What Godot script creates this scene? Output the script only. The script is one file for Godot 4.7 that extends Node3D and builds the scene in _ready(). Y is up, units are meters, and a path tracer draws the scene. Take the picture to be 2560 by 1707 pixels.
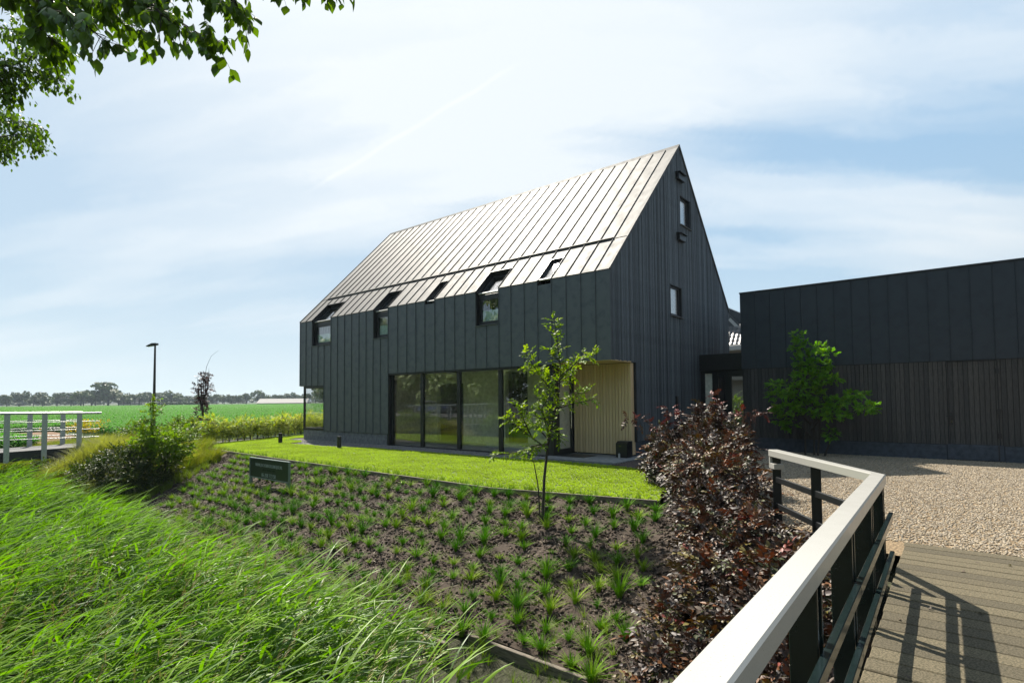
extends Node3D
# A dark metal-clad gabled house and its annex beside a reed-filled ditch, seen from a small footbridge.

const HX := -6.79          # gable plane of the house
const FZ := -12.5          # street facade plane
const GY := -1.64          # yard level (the eye is at the origin)
const SLOPE_V := Vector3(0, 0.71534, -0.69878)
const SLOPE_N := Vector3(0, 0.69878, 0.71534)

var rng := RandomNumberGenerator.new()
var taken := {}
var mats := {}
var EDGE := [-21.78, -21.31, -20.86, -20.39, -19.94, -19.46, -19.0, -18.52, -18.05, -17.57, -17.13, -16.7, -16.27, -15.82, -15.29, -14.8, -14.32, -13.86, -13.37, -12.9, -12.44, -11.98, -11.52, -11.07, -10.57, -10.1, -9.6, -9.12, -8.64, -8.15, -7.68, -7.23, -6.79]
var LAWN_FRONT := [Vector2(-21.6, -8.2), Vector2(-14.5, -7.76), Vector2(-9.2, -7.59), Vector2(-6.6, -7.5), Vector2(-4.9, -7.84), Vector2(-3.62, -8.1)]


# ---------------------------------------------------------------- mesh builder
class MB:
	var v := PackedVector3Array()
	var n := PackedVector3Array()
	var c := PackedColorArray()
	var ix := PackedInt32Array()
	var col := Color.WHITE

	func vert(p: Vector3, nn: Vector3) -> int:
		v.append(p)
		n.append(nn)
		c.append(col)
		return v.size() - 1

	func tri(a: Vector3, b: Vector3, d: Vector3) -> void:      # counter-clockwise seen from outside
		var nn := (b - a).cross(d - a).normalized()
		var i := vert(a, nn)
		vert(b, nn)
		vert(d, nn)
		ix.append_array([i, i + 2, i + 1])

	func quad(a: Vector3, b: Vector3, d: Vector3, e: Vector3) -> void:
		var nn := (d - a).cross(e - b).normalized()
		var i := vert(a, nn)
		vert(b, nn)
		vert(d, nn)
		vert(e, nn)
		ix.append_array([i, i + 2, i + 1, i, i + 3, i + 2])

	func box(ctr: Vector3, size: Vector3, b := Basis(), bev := 0.0) -> void:
		var h := size * 0.5
		if bev <= 0.0:
			var p: Array[Vector3] = []
			for k in 8:
				p.append(ctr + b * Vector3(h.x if k & 1 else -h.x, h.y if k & 2 else -h.y, h.z if k & 4 else -h.z))
			quad(p[1], p[3], p[7], p[5])
			quad(p[0], p[4], p[6], p[2])
			quad(p[2], p[6], p[7], p[3])
			quad(p[0], p[1], p[5], p[4])
			quad(p[4], p[5], p[7], p[6])
			quad(p[0], p[2], p[3], p[1])
			return
		bev = minf(bev, minf(h.x, minf(h.y, h.z)) * 0.9)
		var i := h - Vector3.ONE * bev
		# each corner has three points, one on each face
		var q := []
		for k in 8:
			var s := Vector3(1 if k & 1 else -1, 1 if k & 2 else -1, 1 if k & 4 else -1)
			q.append([ctr + b * (s * Vector3(h.x, i.y, i.z)), ctr + b * (s * Vector3(i.x, h.y, i.z)), ctr + b * (s * Vector3(i.x, i.y, h.z))])
		quad(q[1][0], q[3][0], q[7][0], q[5][0])
		quad(q[0][0], q[4][0], q[6][0], q[2][0])
		quad(q[2][1], q[6][1], q[7][1], q[3][1])
		quad(q[0][1], q[1][1], q[5][1], q[4][1])
		quad(q[4][2], q[5][2], q[7][2], q[6][2])
		quad(q[0][2], q[2][2], q[3][2], q[1][2])
		for e in [[0, 1], [2, 3], [4, 5], [6, 7]]:           # edges along x join faces y and z
			edge(q[e[0]][1], q[e[1]][1], q[e[1]][2], q[e[0]][2], ctr)
		for e in [[0, 2], [1, 3], [4, 6], [5, 7]]:
			edge(q[e[0]][0], q[e[1]][0], q[e[1]][2], q[e[0]][2], ctr)
		for e in [[0, 4], [1, 5], [2, 6], [3, 7]]:
			edge(q[e[0]][0], q[e[1]][0], q[e[1]][1], q[e[0]][1], ctr)
		for k in 8:
			var nn: Vector3 = (q[k][1] - q[k][0]).cross(q[k][2] - q[k][0])
			if nn.dot(q[k][0] - ctr) > 0:
				tri(q[k][0], q[k][1], q[k][2])
			else:
				tri(q[k][0], q[k][2], q[k][1])

	func edge(a: Vector3, b: Vector3, d: Vector3, e: Vector3, ctr: Vector3) -> void:
		var nn := (d - a).cross(e - b)
		if nn.dot((a + d) * 0.5 - ctr) > 0:
			quad(a, b, d, e)
		else:
			quad(a, e, d, b)

	func bx(lo: Vector3, hi: Vector3, bev := 0.0) -> void:
		box((lo + hi) * 0.5, (hi - lo).abs(), Basis(), bev)

	func tube(pts: Array, radii: Array, sides := 6, closed_ends := true) -> void:
		var first := v.size()
		var up := Vector3.UP
		var t0: Vector3 = (pts[1] - pts[0]).normalized()
		if absf(t0.dot(up)) > 0.95:
			up = Vector3.RIGHT
		var x := up.cross(t0).normalized()
		for k in pts.size():
			var t: Vector3 = (pts[mini(k + 1, pts.size() - 1)] - pts[maxi(k - 1, 0)]).normalized()
			x = (x - t * x.dot(t)).normalized()
			var y := t.cross(x)
			for s in sides:
				var a := TAU * s / sides
				var d := x * cos(a) + y * sin(a)
				vert(pts[k] + d * radii[k], d)
		for k in pts.size() - 1:
			for s in sides:
				var a := first + k * sides + s
				var b := first + k * sides + (s + 1) % sides
				ix.append_array([a, a + sides, b, b, a + sides, b + sides])
		if closed_ends:
			for e in [0, pts.size() - 1]:
				var t: Vector3 = (pts[1] - pts[0]).normalized() if e == 0 else (pts[e] - pts[e - 1]).normalized()
				var sgn := -1.0 if e == 0 else 1.0
				var i0 := vert(pts[e], t * sgn)
				for s in sides:
					vert(v[first + e * sides + s], t * sgn)
				for s in sides:
					var a := i0 + 1 + s
					var b := i0 + 1 + (s + 1) % sides
					if e == 0:
						ix.append_array([i0, a, b])
					else:
						ix.append_array([i0, b, a])

	# a convex or concave outline in the plane (u, w) pushed along dir
	func prism(outline: PackedVector2Array, o: Vector3, u: Vector3, w: Vector3, dir: Vector3) -> void:
		if Geometry2D.is_polygon_clockwise(outline):
			outline.reverse()
		var flip := u.cross(w).dot(dir) < 0
		var t := Geometry2D.triangulate_polygon(outline)
		for k in range(0, t.size(), 3):
			var p := []
			for m in 3:
				p.append(o + u * outline[t[k + m]].x + w * outline[t[k + m]].y)
			if (p[1] - p[0]).cross(p[2] - p[0]).dot(dir) < 0:
				p = [p[0], p[2], p[1]]
			tri(p[0] + dir, p[1] + dir, p[2] + dir)
			tri(p[0], p[2], p[1])
		for k in outline.size():
			var a := o + u * outline[k].x + w * outline[k].y
			var e := outline[(k + 1) % outline.size()]
			var b := o + u * e.x + w * e.y
			if flip:
				quad(b, a, a + dir, b + dir)
			else:
				quad(a, b, b + dir, a + dir)

	# a strip that bends: pts along the middle, half widths, and the side direction at each
	func ribbon(pts: Array, half: Array, side: Vector3, fold := 0.0) -> void:
		var first := v.size()
		for k in pts.size():
			var t: Vector3 = (pts[mini(k + 1, pts.size() - 1)] - pts[maxi(k - 1, 0)]).normalized()
			var s := (side - t * side.dot(t)).normalized()
			var nn := s.cross(t).normalized()
			if fold > 0.0:
				vert(pts[k] - s * half[k] + nn * half[k] * fold, (nn + s * fold).normalized())
				vert(pts[k], nn)
				vert(pts[k] + s * half[k] + nn * half[k] * fold, (nn - s * fold).normalized())
			else:
				vert(pts[k] - s * half[k], nn)
				vert(pts[k] + s * half[k], nn)
		var w := 3 if fold > 0.0 else 2
		for k in pts.size() - 1:
			for j in w - 1:
				var a := first + k * w + j
				ix.append_array([a, a + w, a + 1, a + 1, a + w, a + w + 1])

	func grid(nu: int, nv: int, f: Callable) -> void:           # f(i, j) -> Vector3, smooth normals
		var first := v.size()
		var pts := []
		for j in nv + 1:
			for i in nu + 1:
				pts.append(f.call(i, j))
		for j in nv + 1:
			for i in nu + 1:
				var a: Vector3 = pts[j * (nu + 1) + maxi(i - 1, 0)]
				var b: Vector3 = pts[j * (nu + 1) + mini(i + 1, nu)]
				var d: Vector3 = pts[maxi(j - 1, 0) * (nu + 1) + i]
				var e: Vector3 = pts[mini(j + 1, nv) * (nu + 1) + i]
				vert(pts[j * (nu + 1) + i], (b - a).cross(e - d).normalized())
		for j in nv:
			for i in nu:
				var a := first + j * (nu + 1) + i
				var b := a + nu + 1
				ix.append_array([a, b, a + 1, a + 1, b, b + 1])

	func blob(ctr: Vector3, r: Vector3, rough: float, rg: RandomNumberGenerator, seg := 6, rings := 4) -> void:
		var first := v.size()
		for j in rings + 1:
			for i in seg:
				var th := PI * j / rings
				var ph := TAU * i / seg
				var d := Vector3(sin(th) * cos(ph), cos(th), sin(th) * sin(ph))
				var k := 1.0 + rg.randf_range(-rough, rough) if j > 0 and j < rings else 1.0
				vert(ctr + d * r * k, d)
		for j in rings:
			for i in seg:
				var a := first + j * seg + i
				var b := first + j * seg + (i + 1) % seg
				ix.append_array([a, a + seg, b, b, a + seg, b + seg])

	func commit(origin := Vector3.ZERO) -> ArrayMesh:
		var vv := v
		if origin != Vector3.ZERO:
			vv = PackedVector3Array()
			vv.resize(v.size())
			for k in v.size():
				vv[k] = v[k] - origin
		var a := []
		a.resize(Mesh.ARRAY_MAX)
		a[Mesh.ARRAY_VERTEX] = vv
		a[Mesh.ARRAY_NORMAL] = n
		a[Mesh.ARRAY_COLOR] = c
		a[Mesh.ARRAY_INDEX] = ix
		var m := ArrayMesh.new()
		m.add_surface_from_arrays(Mesh.PRIMITIVE_TRIANGLES, a)
		return m


# ---------------------------------------------------------------- naming and tagging
func put(o: Node3D, called: String, parent: Node = null) -> Node3D:
	var to: Node = parent if parent else self
	var key := str(to.get_instance_id()) + called
	var k: int = taken.get(key, 0)
	taken[key] = k + 1
	o.name = called if k == 0 else "%s_%03d" % [called, k]
	to.add_child(o, true)
	return o


func tag(o: Node, label := "", category := "", group := "", kind := "") -> Node:
	if label:
		o.set_meta("label", label)
	if category:
		o.set_meta("category", category)
	if group:
		o.set_meta("group", group)
	if kind:
		o.set_meta("kind", kind)
	return o


func thing(called: String, label: String, category: String, at := Vector3.ZERO, turn := 0.0, group := "") -> Node3D:
	var o := Node3D.new()
	put(o, called)
	o.position = at
	o.rotation.y = turn
	tag(o, label, category, group)
	return o


func mesh_node(m: Mesh, mat: Material, called: String, parent: Node = null, at := Vector3.ZERO) -> MeshInstance3D:
	var o := MeshInstance3D.new()
	o.mesh = m
	o.material_override = mat
	put(o, called, parent)
	o.position = at
	return o


# a part built in world axes under an unrotated thing
func part(b: MB, mat: Material, called: String, parent: Node3D) -> MeshInstance3D:
	var org := Vector3.ZERO
	var p: Node = parent
	while p is Node3D and p != self:
		org += (p as Node3D).position
		p = p.get_parent()
	return mesh_node(b.commit(org), mat, called, parent)


func single(b: MB, mat: Material, called: String, at := Vector3.ZERO) -> MeshInstance3D:
	var o := mesh_node(b.commit(at), mat, called, null, at)
	return o


func structure(b: MB, mat: Material, called: String) -> MeshInstance3D:
	var o := single(b, mat, called)
	o.set_meta("kind", "structure")
	return o


func scatter(m: Mesh, mat: Material, where: Array[Transform3D], tints: PackedColorArray, called: String, parent: Node = null, kind := "stuff") -> MultiMeshInstance3D:
	var mm := MultiMesh.new()
	mm.transform_format = MultiMesh.TRANSFORM_3D
	mm.use_colors = tints.size() > 0
	mm.mesh = m
	mm.instance_count = where.size()
	for k in where.size():
		mm.set_instance_transform(k, where[k])
		if tints.size() > 0:
			mm.set_instance_color(k, tints[k])
	var o := MultiMeshInstance3D.new()
	o.multimesh = mm
	o.material_override = mat
	put(o, called, parent)
	if kind:
		o.set_meta("kind", kind)
	return o


# ---------------------------------------------------------------- materials
func lin(r: float, g: float, b: float) -> Color:
	return Color(r, g, b).linear_to_srgb()


func noise_tex(type: int, freq: float, octaves: int, stops: Array, size := 512, nseed := 1, sx := 1.0) -> NoiseTexture2D:
	var f := FastNoiseLite.new()
	f.noise_type = type
	f.frequency = freq
	f.fractal_octaves = octaves
	f.seed = nseed
	var g := Gradient.new()
	var off := PackedFloat32Array()
	var cols := PackedColorArray()
	for s in stops:
		off.append(s[0])
		cols.append(s[1])
	g.offsets = off
	g.colors = cols
	var t := NoiseTexture2D.new()
	t.width = size
	t.height = size
	t.seamless = true
	t.noise = f
	t.color_ramp = g
	return t


func bump_tex(type: int, freq: float, octaves: int, strength: float, size := 512, nseed := 1) -> NoiseTexture2D:
	var f := FastNoiseLite.new()
	f.noise_type = type
	f.frequency = freq
	f.fractal_octaves = octaves
	f.seed = nseed
	var t := NoiseTexture2D.new()
	t.width = size
	t.height = size
	t.seamless = true
	t.as_normal_map = true
	t.bump_strength = strength
	t.noise = f
	return t


func mat(called: String, base: Color, rough := 0.6, metal := 0.0, tinted := false) -> StandardMaterial3D:
	var m := StandardMaterial3D.new()
	m.resource_name = called
	m.albedo_color = base
	m.roughness = rough
	m.metallic = metal
	m.vertex_color_use_as_albedo = tinted
	mats[called] = m
	return m


func skin(m: StandardMaterial3D, albedo: Texture2D, normal: Texture2D, scale: Vector3, depth := 1.0, rough: Texture2D = null) -> StandardMaterial3D:
	m.uv1_triplanar = true
	m.uv1_world_triplanar = true
	m.uv1_scale = scale
	if albedo:
		m.albedo_texture = albedo
	if normal:
		m.normal_enabled = true
		m.normal_texture = normal
		m.normal_scale = depth
	if rough:
		m.roughness_texture = rough
	return m


func leafy(called: String, base: Color, back: Color, rough := 0.45) -> StandardMaterial3D:
	var m := mat(called, base, rough, 0.0, true)
	m.backlight_enabled = true
	m.backlight = back
	m.cull_mode = BaseMaterial3D.CULL_DISABLED
	return m


func make_materials() -> void:
	var grey := func(a: float, b: float) -> Array: return [[0.0, Color(a, a, a)], [1.0, Color(b, b, b)]]
	var fine := noise_tex(FastNoiseLite.TYPE_SIMPLEX_SMOOTH, 0.02, 5, grey.call(0.82, 1.0), 512, 3)
	var clean := noise_tex(FastNoiseLite.TYPE_SIMPLEX_SMOOTH, 0.02, 5, grey.call(0.95, 1.0), 512, 4)
	var specks := noise_tex(FastNoiseLite.TYPE_SIMPLEX_SMOOTH, 0.11, 2, [[0.0, Color(0.45, 0.42, 0.36)], [0.09, Color(0.7, 0.68, 0.62)], [0.13, Color(0.96, 0.96, 0.95)], [1.0, Color(1, 1, 1)]], 1024, 6)
	var wear := noise_tex(FastNoiseLite.TYPE_SIMPLEX_SMOOTH, 0.012, 5, [[0.0, Color(0.8, 0.82, 0.84)], [0.45, Color(0.95, 0.95, 0.95)], [1.0, Color(1, 1, 0.98)]], 512, 5)
	var rough_var := noise_tex(FastNoiseLite.TYPE_SIMPLEX_SMOOTH, 0.01, 4, grey.call(0.78, 1.0), 512, 7)
	var soft_bump := bump_tex(FastNoiseLite.TYPE_SIMPLEX_SMOOTH, 0.006, 3, 3.0, 512, 9)
	var fine_bump := bump_tex(FastNoiseLite.TYPE_SIMPLEX_SMOOTH, 0.05, 4, 5.0, 512, 11)
	var grain := noise_tex(FastNoiseLite.TYPE_SIMPLEX_SMOOTH, 0.02, 5, [[0.0, Color(0.55, 0.55, 0.55)], [0.5, Color(0.85, 0.85, 0.85)], [1.0, Color(1, 1, 1)]], 512, 13)

	skin(mat("zinc", lin(0.092, 0.104, 0.118), 0.52), wear, soft_bump, Vector3(0.5, 0.5, 0.5), 0.10, rough_var)
	skin(mat("zinc_roof", lin(0.085, 0.085, 0.082), 0.70), wear, soft_bump, Vector3(0.5, 0.5, 0.5), 0.10, rough_var).metallic_specular = 0.40
	skin(mat("zinc_annex", lin(0.017, 0.027, 0.040), 0.58), wear, soft_bump, Vector3(0.5, 0.5, 0.5), 0.12, rough_var)
	skin(mat("frame", lin(0.012, 0.0135, 0.015), 0.42), fine, null, Vector3(1, 1, 1))
	skin(mat("core", lin(0.012, 0.013, 0.014), 0.8), fine, null, Vector3(1, 1, 1))
	skin(mat("dark_boards", Color.WHITE, 0.72, 0.0, true), grain, fine_bump, Vector3(4, 0.22, 4), 0.35)
	skin(mat("annex_boards", lin(0.066, 0.063, 0.059), 0.7), grain, fine_bump, Vector3(5, 0.3, 5), 0.4)
	skin(mat("annex_boards_b", lin(0.085, 0.080, 0.074), 0.72), grain, fine_bump, Vector3(5, 0.3, 5), 0.4)
	skin(mat("annex_boards_c", lin(0.050, 0.049, 0.047), 0.7), grain, fine_bump, Vector3(5, 0.3, 5), 0.4)
	for k in 3:
		skin(mat("accoya_%d" % k, [lin(0.68, 0.495, 0.275), lin(0.63, 0.455, 0.245), lin(0.73, 0.535, 0.30)][k], 0.55), fine, fine_bump, Vector3(5, 0.12, 5), 0.08)
	var conc := noise_tex(FastNoiseLite.TYPE_SIMPLEX_SMOOTH, 0.015, 5, [[0.0, Color(0.72, 0.73, 0.75)], [0.5, Color(0.9, 0.9, 0.9)], [1.0, Color(1, 1, 1)]], 512, 17)
	skin(mat("concrete", lin(0.19, 0.195, 0.205), 0.85), conc, fine_bump, Vector3(0.7, 0.7, 0.7), 0.3)
	skin(mat("concrete_blue", lin(0.062, 0.074, 0.094), 0.85), conc, fine_bump, Vector3(0.7, 0.7, 0.7), 0.3)
	skin(mat("slab", lin(0.2108, 0.217, 0.217), 0.8), conc, fine_bump, Vector3(0.7, 0.7, 0.7), 0.3)
	skin(mat("interior", lin(0.80, 0.79, 0.66), 0.9), fine, null, Vector3(0.5, 0.5, 0.5))
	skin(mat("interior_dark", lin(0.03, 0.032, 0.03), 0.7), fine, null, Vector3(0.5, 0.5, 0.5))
	skin(mat("interior_floor", lin(0.46, 0.44, 0.40), 0.35), conc, null, Vector3(0.5, 0.5, 0.5))
	skin(mat("white_blind", lin(0.80, 0.80, 0.80), 0.8), fine, null, Vector3(1, 1, 1))
	skin(mat("pale_screen", lin(0.50, 0.66, 0.60), 0.8), fine, null, Vector3(1, 1, 1))

	var glass := mat("glass", Color(0.10, 0.16, 0.13, 0.015), 0.01)
	glass.transparency = BaseMaterial3D.TRANSPARENCY_ALPHA
	glass.cull_mode = BaseMaterial3D.CULL_DISABLED

	var soil_c := noise_tex(FastNoiseLite.TYPE_SIMPLEX_SMOOTH, 0.05, 6, [[0.0, Color(0.62, 0.60, 0.58)], [0.4, Color(0.78, 0.76, 0.74)], [0.6, Color(0.88, 0.86, 0.84)], [1.0, Color(1, 1, 1)]], 1024, 21)
	var soil_n := bump_tex(FastNoiseLite.TYPE_SIMPLEX_SMOOTH, 0.06, 6, 6.0, 1024, 23)
	skin(mat("soil", lin(0.066, 0.047, 0.032), 0.95), soil_c, soil_n, Vector3(1.3, 1.3, 1.3), 0.45)
	skin(mat("clod", Color.WHITE, 0.95, 0.0, true), soil_c, soil_n, Vector3(3, 3, 3), 0.8)
	skin(mat("earth", lin(0.0465, 0.05084, 0.0217), 0.95), soil_c, soil_n, Vector3(0.25, 0.25, 0.25), 0.8)
	skin(mat("lawn_soil", lin(0.0992, 0.1488, 0.0124), 0.95), fine, soil_n, Vector3(1.2, 1.2, 1.2), 0.6)
	var grav_c := noise_tex(FastNoiseLite.TYPE_CELLULAR, 0.05, 2, [[0.0, Color(0.5, 0.46, 0.42)], [0.35, Color(0.8, 0.74, 0.64)], [0.7, Color(0.95, 0.9, 0.8)], [1.0, Color(0.62, 0.56, 0.5)]], 1024, 27)
	var grav_n := bump_tex(FastNoiseLite.TYPE_CELLULAR, 0.05, 2, 12.0, 1024, 27)
	skin(mat("gravel", lin(0.2728, 0.2232, 0.1612), 0.9), grav_c, grav_n, Vector3(0.55, 0.55, 0.55), 1.0)
	skin(mat("gravel_grey", lin(0.1674, 0.1674, 0.1612), 0.9), grav_c, grav_n, Vector3(0.7, 0.7, 0.7), 1.0)
	skin(mat("clay", lin(0.19, 0.11, 0.055), 0.95), soil_c, soil_n, Vector3(0.6, 0.6, 0.6), 0.6)
	mat("pebble", Color.WHITE, 0.85, 0.0, true)
	var deck_c := noise_tex(FastNoiseLite.TYPE_SIMPLEX_SMOOTH, 0.018, 6, [[0.0, Color(0.46, 0.48, 0.36)], [0.35, Color(0.72, 0.7, 0.6)], [0.6, Color(0.92, 0.88, 0.8)], [1.0, Color(1, 0.97, 0.9)]], 1024, 31)
	var deck_n := bump_tex(FastNoiseLite.TYPE_SIMPLEX_SMOOTH, 0.09, 5, 9.0, 1024, 33)
	for k in 3:
		skin(mat("deck_%d" % k, [lin(0.130, 0.117, 0.088), lin(0.106, 0.096, 0.073), lin(0.152, 0.137, 0.103)][k], 0.95), deck_c, deck_n, Vector3(3.1, 3.1, 3.1), 0.7)
	skin(mat("brick_paving", lin(0.0682, 0.0465, 0.03844), 0.85), conc, fine_bump, Vector3(2, 2, 2), 0.4)
	skin(mat("white_paint", lin(0.39, 0.38, 0.355), 0.25), specks, null, Vector3(1.1, 1.1, 1.1), 1.0, rough_var)
	skin(mat("green_paint", lin(0.010, 0.018, 0.018), 0.16), fine, null, Vector3(2, 2, 2))
	skin(mat("dark_post", lin(0.012, 0.014, 0.015), 0.4), fine, null, Vector3(2, 2, 2))
	skin(mat("bridge_white", lin(0.465, 0.495, 0.48), 0.3), fine, null, Vector3(2, 2, 2))
	skin(mat("bridge_deck_dark", lin(0.035, 0.036, 0.038), 0.7), conc, fine_bump, Vector3(2, 2, 2), 0.4)
	skin(mat("edging", lin(0.186, 0.155, 0.1178), 0.85), grain, fine_bump, Vector3(0.4, 4, 4), 0.5)
	skin(mat("sign_green", lin(0.018, 0.030, 0.026), 0.35), fine, null, Vector3(2, 2, 2))
	skin(mat("sign_frame", lin(0.16, 0.20, 0.19), 0.4), fine, null, Vector3(2, 2, 2))
	mat("sign_text", lin(0.34, 0.38, 0.36), 0.6)
	mat("sign_text_dark", lin(0.010, 0.014, 0.013), 0.6)
	skin(mat("bark", lin(0.062, 0.05084, 0.03844), 0.9), grain, fine_bump, Vector3(6, 1.5, 6), 0.9)
	skin(mat("bark_far", lin(0.0279, 0.0279, 0.0248), 0.9), grain, null, Vector3(2, 1, 2))
	skin(mat("asphalt", lin(0.0992, 0.0992, 0.0961), 0.9), conc, fine_bump, Vector3(0.6, 0.6, 0.6), 0.5)
	skin(mat("roof_tile", lin(0.060, 0.068, 0.075), 0.35), conc, fine_bump, Vector3(2, 2, 2), 0.4)
	skin(mat("pale_brick", lin(0.2852, 0.2604, 0.2232), 0.85), conc, fine_bump, Vector3(3, 3, 3), 0.4)
	skin(mat("white_trim", lin(0.4464, 0.4464, 0.434), 0.5), fine, null, Vector3(1, 1, 1))
	skin(mat("barn_roof", lin(0.0495, 0.0504, 0.05175), 0.7), conc, null, Vector3(0.2, 0.2, 0.2))
	skin(mat("barn_wall", lin(0.035, 0.042, 0.06), 0.8), conc, null, Vector3(0.2, 0.2, 0.2))
	skin(mat("black_box", lin(0.010, 0.011, 0.012), 0.35), fine, null, Vector3(1, 1, 1))
	mat("car_paint", lin(0.025, 0.05, 0.16), 0.25).clearcoat_enabled = true
	mat("car_glass", lin(0.02, 0.025, 0.03), 0.05)
	mat("rubber", lin(0.015, 0.015, 0.015), 0.8)
	mat("chrome", lin(0.6, 0.6, 0.6), 0.2, 0.9)
	mat("lamp_glass", lin(0.7, 0.7, 0.65), 0.2)

	leafy("grass", Color.WHITE, Color(0.95, 1.0, 0.25), 0.5).metallic_specular = 0.3
	leafy("reed", Color.WHITE, Color(0.84, 0.95, 0.16), 0.42).metallic_specular = 0.45
	leafy("maize", Color.WHITE, Color(0.85, 1.0, 0.12), 0.55).metallic_specular = 0.2
	skin(mat("field_soil", lin(0.0279, 0.062, 0.00744), 0.95), fine, null, Vector3(0.3, 0.3, 0.3))
	leafy("leaf", Color.WHITE, Color(0.95, 1.0, 0.22), 0.45).metallic_specular = 0.33
	leafy("leaf_dark", Color.WHITE, Color(0.6, 0.7, 0.2), 0.48).metallic_specular = 0.35
	leafy("leaf_copper", Color.WHITE, Color(0.5, 0.3, 0.18), 0.5).metallic_specular = 0.44
	leafy("straw", Color.WHITE, Color(0.6, 0.6, 0.4), 0.7)


# ---------------------------------------------------------------- camera, sky, sun
func camera_and_light() -> void:
	var cam := Camera3D.new()
	cam.name = "camera"
	add_child(cam)
	cam.transform = Transform3D(Basis(Vector3(0.77849, -0.00803, -0.62761), Vector3(0.03139, 0.99916, 0.02616), Vector3(0.62687, -0.04007, 0.77809)), Vector3.ZERO)
	cam.near = 0.05
	cam.far = 9000.0
	cam.projection = Camera3D.PROJECTION_FRUSTUM
	cam.size = 0.05 * 2.0 * 853.5 / 1363.54
	cam.frustum_offset = Vector2(0.0, 0.05 * 90.0 / 1363.54)
	cam.current = true

	var sun := DirectionalLight3D.new()
	sun.name = "sun"
	add_child(sun)
	sun.look_at_from_position(Vector3(-0.543, 0.811, -0.219) * 50.0, Vector3.ZERO, Vector3.UP)
	sun.light_color = Color(1.0, 0.968, 0.915)
	sun.light_energy = 1.6
	sun.light_angular_distance = 0.53
	sun.shadow_enabled = true

	var env := Environment.new()
	env.background_mode = Environment.BG_SKY
	env.sky = Sky.new()
	var pan := PanoramaSkyMaterial.new()
	pan.panorama = sky_image()
	env.sky.sky_material = pan
	env.background_energy_multiplier = 1.0
	env.tonemap_mode = Environment.TONE_MAPPER_LINEAR
	env.tonemap_exposure = 2.2
	env.fog_enabled = true
	env.fog_density = 0.00028
	env.fog_light_color = Color(0.84, 0.9, 0.95)
	env.sdfgi_enabled = true
	env.ssao_enabled = true
	env.ssil_enabled = true
	var we := WorldEnvironment.new()
	we.name = "world_environment"
	we.environment = env
	add_child(we)


func sky_image() -> ImageTexture:
	var w := 2048
	var h := 1024
	var im := Image.create_empty(w, h, false, Image.FORMAT_RGBF)
	var wisps := FastNoiseLite.new()
	wisps.seed = 41
	wisps.frequency = 0.55
	wisps.fractal_octaves = 5
	wisps.domain_warp_enabled = true
	wisps.domain_warp_amplitude = 0.7
	wisps.domain_warp_frequency = 0.5
	var veil := FastNoiseLite.new()
	veil.seed = 8
	veil.frequency = 0.28
	veil.fractal_octaves = 3
	var sun := Vector3(-0.543, 0.811, -0.219).normalized()
	var trail_a := Vector3(-0.7871, 0.3625, -0.4991)
	var trail_b := Vector3(-0.5601, 0.5135, -0.65)
	var pole := trail_a.cross(trail_b).normalized()
	var mid := (trail_a + trail_b).normalized()
	for y in h:
		var th := PI * (y + 0.5) / h
		if y > h / 2 + 12:
			im.fill_rect(Rect2i(0, y, w, h - y), Color(0.30, 0.31, 0.26))
			break
		for x in w:
			var ph := TAU * (x + 0.5) / w
			var d := Vector3(sin(ph) * sin(th), cos(th), -cos(ph) * sin(th))
			var up := maxf(d.y, 0.0)
			var low := pow(1.0 - up, 4.2)
			var c := Vector3(0.13, 0.235, 0.358).lerp(Vector3(0.385, 0.445, 0.46), low)
			var ang := acos(clampf(d.dot(sun), -1, 1))
			var glow := exp(-pow(ang / 0.60, 2.0))
			c *= lerpf(0.42, 1.0, smoothstep(-0.45, 0.55, d.dot(sun)))
			c = c.lerp(Vector3(0.46, 0.47, 0.47), 0.85 * glow)
			c += Vector3(1.0, 0.96, 0.9) * 1.2 * exp(-pow(ang / 0.2, 2.0))
			var q := Vector2(d.x, d.z) / (up + 0.22)
			var s := q.x * 0.55 + q.y * 0.83
			var t := -q.x * 0.83 + q.y * 0.55
			var a := wisps.get_noise_2d(s * 3.0, t * 0.75)
			var b := veil.get_noise_2d(q.x * 1.3 + 4.0, q.y * 1.3)
			var cover := clampf(0.05 + 1.05 * a + 0.7 * b + 0.95 * glow, 0.0, 1.0) * 0.8
			if absf(d.dot(pole)) < 0.02:
				var off := absf(d.dot(pole) + 0.0011 * sin(ph * 61.0)) / 0.0018
				var along := d.dot(mid)
				if along > 0.955:
					cover = minf(1.0, cover + 0.42 * exp(-off * off) * smoothstep(0.975, 0.992, along) * (0.7 + 0.5 * wisps.get_noise_2d(ph * 40.0, 3.0)))
			c = c.lerp(Vector3(0.425, 0.445, 0.455) * lerpf(0.5, 1.06, smoothstep(-0.45, 0.6, d.dot(sun))), cover * (0.35 + 0.65 * minf(1.0, up * 5.0)))
			im.set_pixel(x, y, Color(c.x, c.y, c.z))
	return ImageTexture.create_from_image(im)


# ---------------------------------------------------------------- ground
func edge_z(x: float) -> float:
	if x <= -21.6:
		return -8.2
	for k in LAWN_FRONT.size() - 1:
		var a: Vector2 = LAWN_FRONT[k]
		var b: Vector2 = LAWN_FRONT[k + 1]
		if x <= b.x:
			return lerpf(a.y, b.y, (x - a.x) / (b.x - a.x))
	return lerpf(-8.1, -7.62, clampf((x + 3.62) / 2.2, 0.0, 1.0))


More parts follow.
